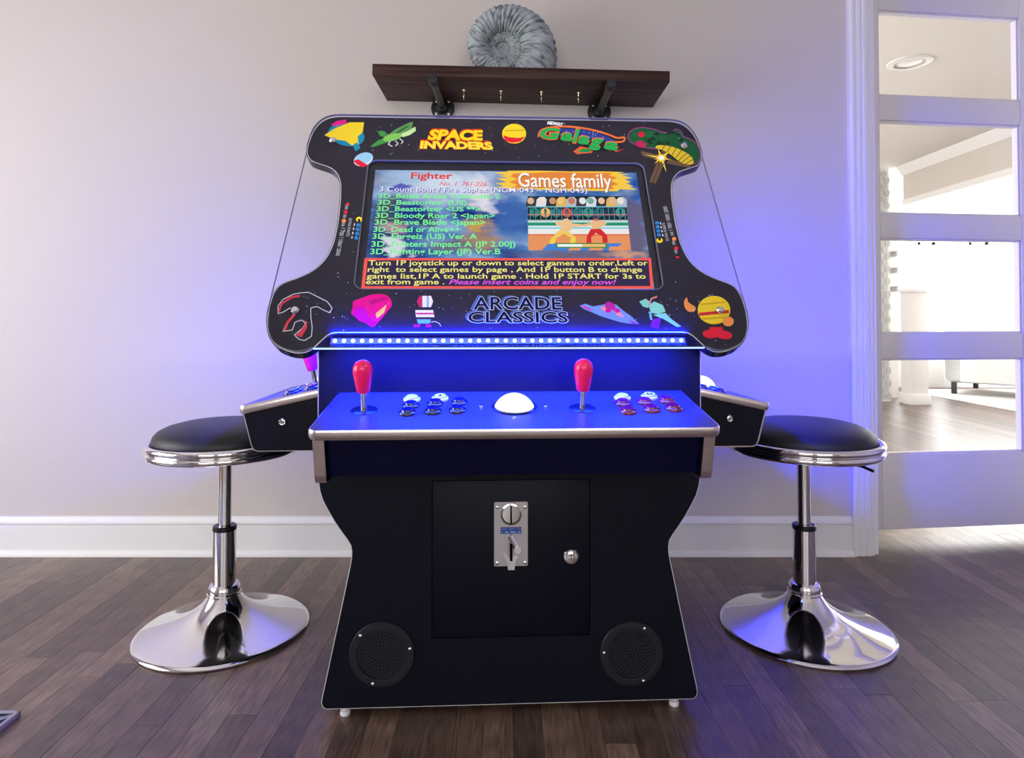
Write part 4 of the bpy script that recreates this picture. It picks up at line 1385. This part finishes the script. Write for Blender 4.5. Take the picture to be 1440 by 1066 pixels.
def word(body, x0, y0, x1, y1, cap, c, shear=0.0, bold=0.0, strk=0.0, off=0.002, flare=0.0, arc=0.0, name='printed_title'):
    p0, p1 = G(x0, y0), G(x1, y1)
    h = (V(G(x0, y0 - cap)) - V(p0)).length
    return text(name, body, GF, p0, p1, h, ink(srgb(*c)), board, off, shear, bold, strk, flare, arc)


YE, RE, PK, TE, OR, GR, WH, LB = (246, 214, 40), (226, 34, 58), (238, 20, 140), (20, 140, 176), (240, 150, 70), (64, 150, 70), (236, 236, 240), (150, 204, 232)
# stars
b = MB()
cnt = 0
while cnt < 190:
    x_, y_ = random.uniform(380, 1045), random.uniform(166, 494)
    u, v_ = G(x_, y_)
    if -0.328 < u < 0.325 and 0.062 < v_ < 0.42: continue
    if abs(u) > (0.43 if v_ > 0.42 or v_ < 0.06 else 0.36) or v_ < -0.035 and abs(u) < 0.39: continue
    s = random.choice((0.0007, 0.0009, 0.0013))
    b.prism([(u + s * math.cos(k * PI / 2), v_ + s * math.sin(k * PI / 2)) for k in range(4)], AO, AO + 0.0003, GF)
    cnt += 1
tag(b.build('printed_stars', ink((0.62, 0.64, 0.75)), board, 0), kind='stuff')
# top left: plain yellow four-pointed comet with teal rim
art('printed_comet', [(ell(487, 190, 26, 15, 24, 12), TE), ([(456, 190), (470, 181), (492, 172), (512, 172), (510, 186), (503, 192), (505, 208), (494, 204), (486, 198), (470, 196)], YE), ([(465, 176), (474, 170), (486, 168), (488, 173), (474, 177)], PK), ([(496, 204), (502, 200), (507, 208), (500, 213)], TE)])
art('printed_planet', [(ell(511, 224, 14, 9, 20, -20), WH), (ell(511, 223, 13, 8, 20, -20), LB), ([(497, 226), (504, 224), (514, 230), (518, 233), (510, 235), (501, 231)], RE)])
# winged insect
art('printed_insect', [([(521, 206), (532, 197), (546, 193), (548, 199), (536, 203), (524, 207)], GR), ([(544, 191), (556, 182), (574, 173), (581, 171), (579, 181), (566, 189), (552, 193)], (92, 150, 84)), ([(550, 190), (572, 177), (576, 177), (556, 190)], (54, 98, 52)), (ell(552, 193, 14, 5, 16, -14), (130, 196, 92)), ([(564, 188), (574, 184), (584, 178), (585, 184), (576, 190), (566, 193)], (196, 226, 160)), (ell(538, 188, 6, 4, 12, 20), GR),
                        *strokes([(549, 198), (546, 203), (552, 206)], 1.2, WH), *strokes([(556, 198), (560, 202), (556, 205)], 1.2, WH), *strokes([(562, 195), (567, 199), (564, 202)], 1.2, WH), *strokes([(535, 187), (529, 184)], 1.0, GR)])
# SPACE INVADERS
word('SPACE', 602, 197.0, 678, 198.0, 14.4, (214, 40, 30), 0.12, 0.085, off=0.0012, flare=0.05)
word('SPACE', 603, 196.6, 679, 197.6, 12.8, (254, 216, 24), 0.12, 0.055, off=0.0018, flare=0.05)
word('INVADERS', 590, 208.8, 691, 210.2, 10.8, (206, 36, 30), -0.08, 0.085, off=0.0012, flare=0.04)
word('INVADERS', 591, 209.0, 692, 210.6, 9.6, (254, 222, 60), -0.08, 0.055, off=0.0018, flare=0.04)
art('printed_moon', [(ell(723, 188, 17, 14, 24), YE), ([(708, 190), (716, 193), (730, 194), (739, 192), (732, 199), (720, 201), (710, 198)], RE), (stroke([(711, 184), (736, 183)], 1.8), (206, 174, 30))])
# maker's word and game logo
word('MIDWAY', 769, 175.2, 792, 178.2, 4.0, WH, 0.2, 0.07)
sw = catmull([(757, 193), (760, 184), (775, 179), (800, 178), (830, 182), (855, 189), (868, 194), (878, 193), (876, 199), (862, 200)], 4)
art('printed_swoosh', [([(764, 186), (790, 180.5), (820, 182), (850, 190), (866, 198), (858, 201), (820, 194), (790, 190)], (46, 62, 150)), *strokes(sw, 2.6, (236, 120, 60)), *[(ell(random.uniform(785, 850), random.uniform(184, 194), 0.7, 0.7, 5), (190, 200, 240)) for _ in range(24)]], 0.00003)
for ch_, x0, y0, x1, y1, cap in (('G', 758, 195.5, 788, 197.5, 15), ('a', 787, 198.0, 805, 200.2, 15), ('l', 804, 200.6, 814, 201.8, 18), ('a', 811, 202.6, 829, 204.8, 15), ('g', 827, 206.0, 848, 208.6, 16), ('a', 848, 210.4, 869, 213.2, 15)):
    word(ch_, x0, y0, x1, y1, cap, (236, 110, 60), 0.2, 0.095, off=0.0036, name='logo_letter')
    word(ch_, x0 + 0.8, y0, x1 - 0.4, y1, cap - 0.8, (40, 168, 80), 0.2, 0.045, off=0.0042, name='logo_letter')
art('logo_tail', [([(806, 213), (816, 206), (836, 210), (832, 215), (818, 216), (812, 217)], (232, 96, 50)), ([(812, 213), (820, 208.5), (833, 211), (828, 214), (818, 214.4)], (28, 150, 70)), ([(862, 213), (878, 209), (868, 214)], (232, 60, 60))])
# green crested creature over crossed timber with a flash (plain stand-in)
body_g = catmull([(884, 190), (890, 183), (902, 180), (918, 182), (930, 186), (944, 188), (950, 182), (958, 186), (960, 192), (974, 198), (982, 208), (984, 222), (976, 230), (962, 224), (950, 216), (934, 210), (918, 208), (904, 206), (892, 202), (886, 198)], 3, True)
belly = catmull([(926, 204), (944, 206), (960, 212), (972, 220), (975, 230), (964, 231), (954, 226), (944, 218), (932, 211), (922, 208)], 3, True)
spine = [(belly, (226, 196, 50))] + [(stroke([a_, c_], 1.0), (70, 60, 24)) for a_, c_ in [((931, 211), (935, 204)), ((938, 214), (943, 206)), ((945, 218), (951, 208)), ((950, 222), (959, 211)), ((954, 226), (966, 215)), ((958, 229), (971, 219)), ((963, 231), (975, 224))]]
art('printed_beast', [(offset_outline(body_g, 1.4), (150, 60, 130)), (body_g, (26, 92, 54)), (ell(913, 189, 5, 4.5), RE if False else (30, 110, 60)), *[(ell(random.uniform(900, 965), random.uniform(186, 204), random.uniform(2, 5), random.uniform(1.2, 2.4), 10, random.uniform(-30, 40)), (14, 52, 34)) for _ in range(16)], (ell(902, 189, 4.6, 4, 16), (216, 30, 50)), ([(893, 200), (900, 197), (910, 202), (905, 208), (896, 206)], (190, 40, 90)), *spine], 0.00003)
TB = (112, 86, 62)
art('printed_timber', [([(901, 212), (903, 219), (925, 225), (926, 218)], TB), ([(940, 224), (972, 231), (970, 236), (938, 230)], TB), ([(924, 228), (934, 230), (922, 258), (913, 256)], TB), ([(927, 229), (929, 229.5), (919, 257), (917, 257)], (84, 62, 44)), ([(934, 204), (940, 205), (936, 216), (930, 215)], TB)])
fx, fy = 930, 222
rays = []
for k, ln in enumerate((16, 8, 26, 9, 14, 10, 24, 8, 18, 8, 26, 9)):
    a = math.radians(k * 30 + 14)
    rays.append(([(fx + 4 * math.cos(a + 0.5), fy + 3 * math.sin(a + 0.5)), (fx + ln * math.cos(a), fy + 0.8 * ln * math.sin(a)), (fx + 4 * math.cos(a - 0.5), fy + 3 * math.sin(a - 0.5))], (250, 214, 70)))
art('printed_flash', rays + [(ell(fx, fy, 4, 3, 12), (240, 244, 250))], 0.00005)
# bottom row
arch = [(408, 433), (398, 439), (391, 441), (391, 430), (398, 421), (412, 414), (421, 412), (434, 411), (446, 417), (460, 424), (467, 433), (464, 440), (455, 436), (446, 431), (437, 433), (437, 445), (439, 460), (438, 473), (428, 479), (420, 477), (414, 471), (425, 462), (430, 455), (424, 450), (415, 453), (411, 464), (398, 466), (402, 456), (410, 446), (414, 438), (408, 433)]
art('printed_arch_outline', [*strokes(arch, 1.1, (214, 216, 222)), (stroke([(392, 438), (396, 427), (410, 418), (422, 416)], 3.0), (216, 60, 80)), (stroke([(400, 465), (404, 454), (415, 441)], 3.4), (216, 60, 80)), ([(416, 472), (424, 463), (430, 455), (427, 450), (431, 452), (432, 460), (424, 474)], (216, 60, 80))], 0.00002)
pk = catmull([(496, 432), (497, 424), (512, 418), (524, 414), (540, 414), (549, 420), (551, 430), (546, 436), (540, 444), (533, 452), (524, 460), (514, 454), (505, 451), (501, 446), (494, 441)], 3, True)
art('printed_rock', [(pk, (238, 8, 130)), ([(497, 436), (508, 430), (515, 436), (518, 446), (525, 452), (532, 452), (524, 459), (512, 453), (503, 449), (496, 442)], (214, 0, 168)), ([(516, 424), (540, 417), (546, 421), (520, 429)], (196, 0, 120)), ([(528, 441), (544, 428), (540, 440), (530, 448)], (244, 206, 110))])
art('printed_satellite', [([(586, 424), (590, 416), (606, 416), (609, 424), (606, 432), (590, 432)], WH), ([(586, 424), (590, 416), (594, 416), (594, 432), (590, 432)], (196, 40, 96)), ([(600, 416), (603, 416), (603, 432), (600, 432)], (160, 176, 206)), ([(584, 436), (609, 436), (611, 446), (585, 446)], WH), (stroke([(585, 441), (610, 441)], 2.2), (206, 40, 96)), ([(586, 449), (606, 449), (604, 455), (588, 455)], (110, 190, 206)), ([(582, 456), (592, 456), (590, 460), (582, 460)], (196, 20, 170)), ([(598, 456), (606, 456), (607, 460), (599, 460)], (196, 20, 170)), *strokes([(606, 453), (612, 452), (618, 455), (620, 459)], 1.0, (214, 224, 236))], 0.00004)
# ARCADE CLASSICS outline lettering
for body_, x0, y0, x1, y1, cap in (('ARCADE', 664, 436.0, 791, 436.2, 17.0), ('CLASSICS', 657, 454.4, 800, 454.6, 14.6)):
    word(body_, x0 - 2.6, y0 - 1.6, x1 - 2.6, y1 - 1.6, cap, (40, 84, 200), 0.0, 0.030, off=0.0012)
    word(body_, x0 - 2.6, y0 - 1.6, x1 - 2.6, y1 - 1.6, cap, (116, 150, 232), 0.0, 0.030, 0.016, off=0.0016)
    word(body_, x0, y0, x1, y1, cap, (8, 12, 60), 0.0, 0.030, off=0.0024)
    word(body_, x0, y0, x1, y1, cap, (196, 208, 246), 0.0, 0.030, 0.018, off=0.0028)
art('printed_spaceship', [([(815, 430), (823, 427), (834, 431), (850, 428), (866, 428), (878, 438), (888, 445), (899, 456), (884, 455), (872, 453), (846, 445), (832, 439), (822, 435)], (120, 150, 206)), ([(844, 432), (856, 430), (860, 437), (848, 437)], (240, 150, 130)), ([(862, 436), (872, 438), (878, 446), (868, 444)], (240, 150, 130)), (ell(858, 431, 8, 6, 14, 30), (190, 40, 140)), (ell(855, 437, 4, 3), (214, 20, 130)), (ell(868, 437, 4, 3), (214, 20, 130)), ([(815, 429), (824, 431), (834, 437), (828, 436)], (220, 60, 120)), ([(884, 449), (898, 456), (890, 456)], (160, 60, 180))], 0.00005)
art('printed_sprout', [([(899, 424), (908, 420), (916, 426), (911, 433), (904, 431)], (130, 214, 170)), ([(912, 430), (920, 424), (932, 429), (936, 438), (926, 442), (916, 440)], (140, 222, 170)), (stroke([(912, 430), (916, 420), (924, 417)], 2.2), (226, 140, 130)), (stroke([(914, 438), (916, 450)], 3.0), (120, 200, 180)), ([(918, 443), (936, 440), (942, 447), (958, 459), (952, 460), (932, 448)], (140, 222, 170)), ([(918, 449), (930, 447), (926, 463), (914, 459)], (126, 36, 170))], 0.00005)
ring = catmull([(962, 424), (966, 418), (968, 425), (978, 432), (976, 438), (968, 438), (963, 432)], 3, True)
art('printed_ringed_planet', [(ring, OR), (ell(1004, 436, 23, 20, 28), (236, 206, 44)), (stroke([(983, 442), (1025, 438)], 4.4), (206, 40, 50)), (stroke([(986, 449), (1022, 446)], 2.4), (214, 170, 30)), (stroke([(986, 428), (1020, 425)], 2.4), (214, 170, 30)), (ell(1024, 452, 8, 7, 16), OR), (ell(999, 470, 11, 6, 18, 6), RE), (ell(1018, 471, 12, 6, 18, 8), RE), ([(998, 460), (1016, 460), (1018, 470), (996, 468)], RE)], 0.00006)
# little score legends on the waist, reading down the sides


def legend(items, texts):
    art('printed_legend', items, 0.00003)
    for s, x0, y0, x1, y1, h in texts:
        word(s, x0, y0, x1, y1, h, (206, 208, 216), name='legend_text')


legend([([(485, 289), (489, 284), (492, 288)], RE), (ell(486, 298, 3, 2.4), RE), (ell(483.5, 310.5, 3, 2.8), OR), (ell(505, 308.5, 4.4, 3.6), YE), (ell(505, 310, 1.8, 2.4), (18, 16, 22)), *[(ell(504 - k * 1.0, 316.5 + k * 6, 2.8, 2.6, 10), (40, 130, 210)) for k in range(4)], *[(stroke([(498.6 - k * 1.1, 314 + k * 6), (498.0 - k * 1.1, 317.4 + k * 6)], 1.6), (214, 214, 220)) for k in range(4)]],
       [('EXTRA POINTS', 491, 308, 487, 333, 3.2), ('100', 486, 289.6, 485, 295, 3.2), ('300', 483.5, 302, 482.5, 307, 3.2), ('500', 481, 314, 480.4, 319, 3.2), ('? 700', 480, 321, 477.4, 332, 4.4), ('? 1000', 478, 334, 474.6, 346, 4.4), ('? 2000', 475.4, 347, 472, 360, 4.4)])
legend([([(949, 360), (956, 361), (953, 364)], RE), (ell(951, 349, 3, 2.4), RE), (ell(948, 336, 3, 2.8), OR), (ell(927.5, 338, 4.6, 3.6), YE), (ell(927.5, 336, 1.8, 2.4), (18, 16, 22)), *[(ell(924 + k * 0.9, 313.5 + k * 5.6, 3.0, 2.4, 10), (40, 130, 210)) for k in range(4)], *[(stroke([(928.4 + k * 1.1, 312.4 + k * 5.6), (929 + k * 1.1, 315.6 + k * 5.6)], 1.6), (214, 214, 220)) for k in range(4)]],
       [('EXTRA POINTS', 940.5, 339, 934.5, 314, 3.2), ('100', 952.6, 357, 951.6, 352, 3.2), ('300', 949.6, 345, 948.6, 340, 3.2), ('500', 947, 332, 946.2, 327, 3.2), ('? 700', 946, 325, 943.4, 315, 4.4), ('? 1000', 943, 314, 940.4, 303, 4.4), ('? 2000', 940.6, 302, 937.4, 291, 4.4)])
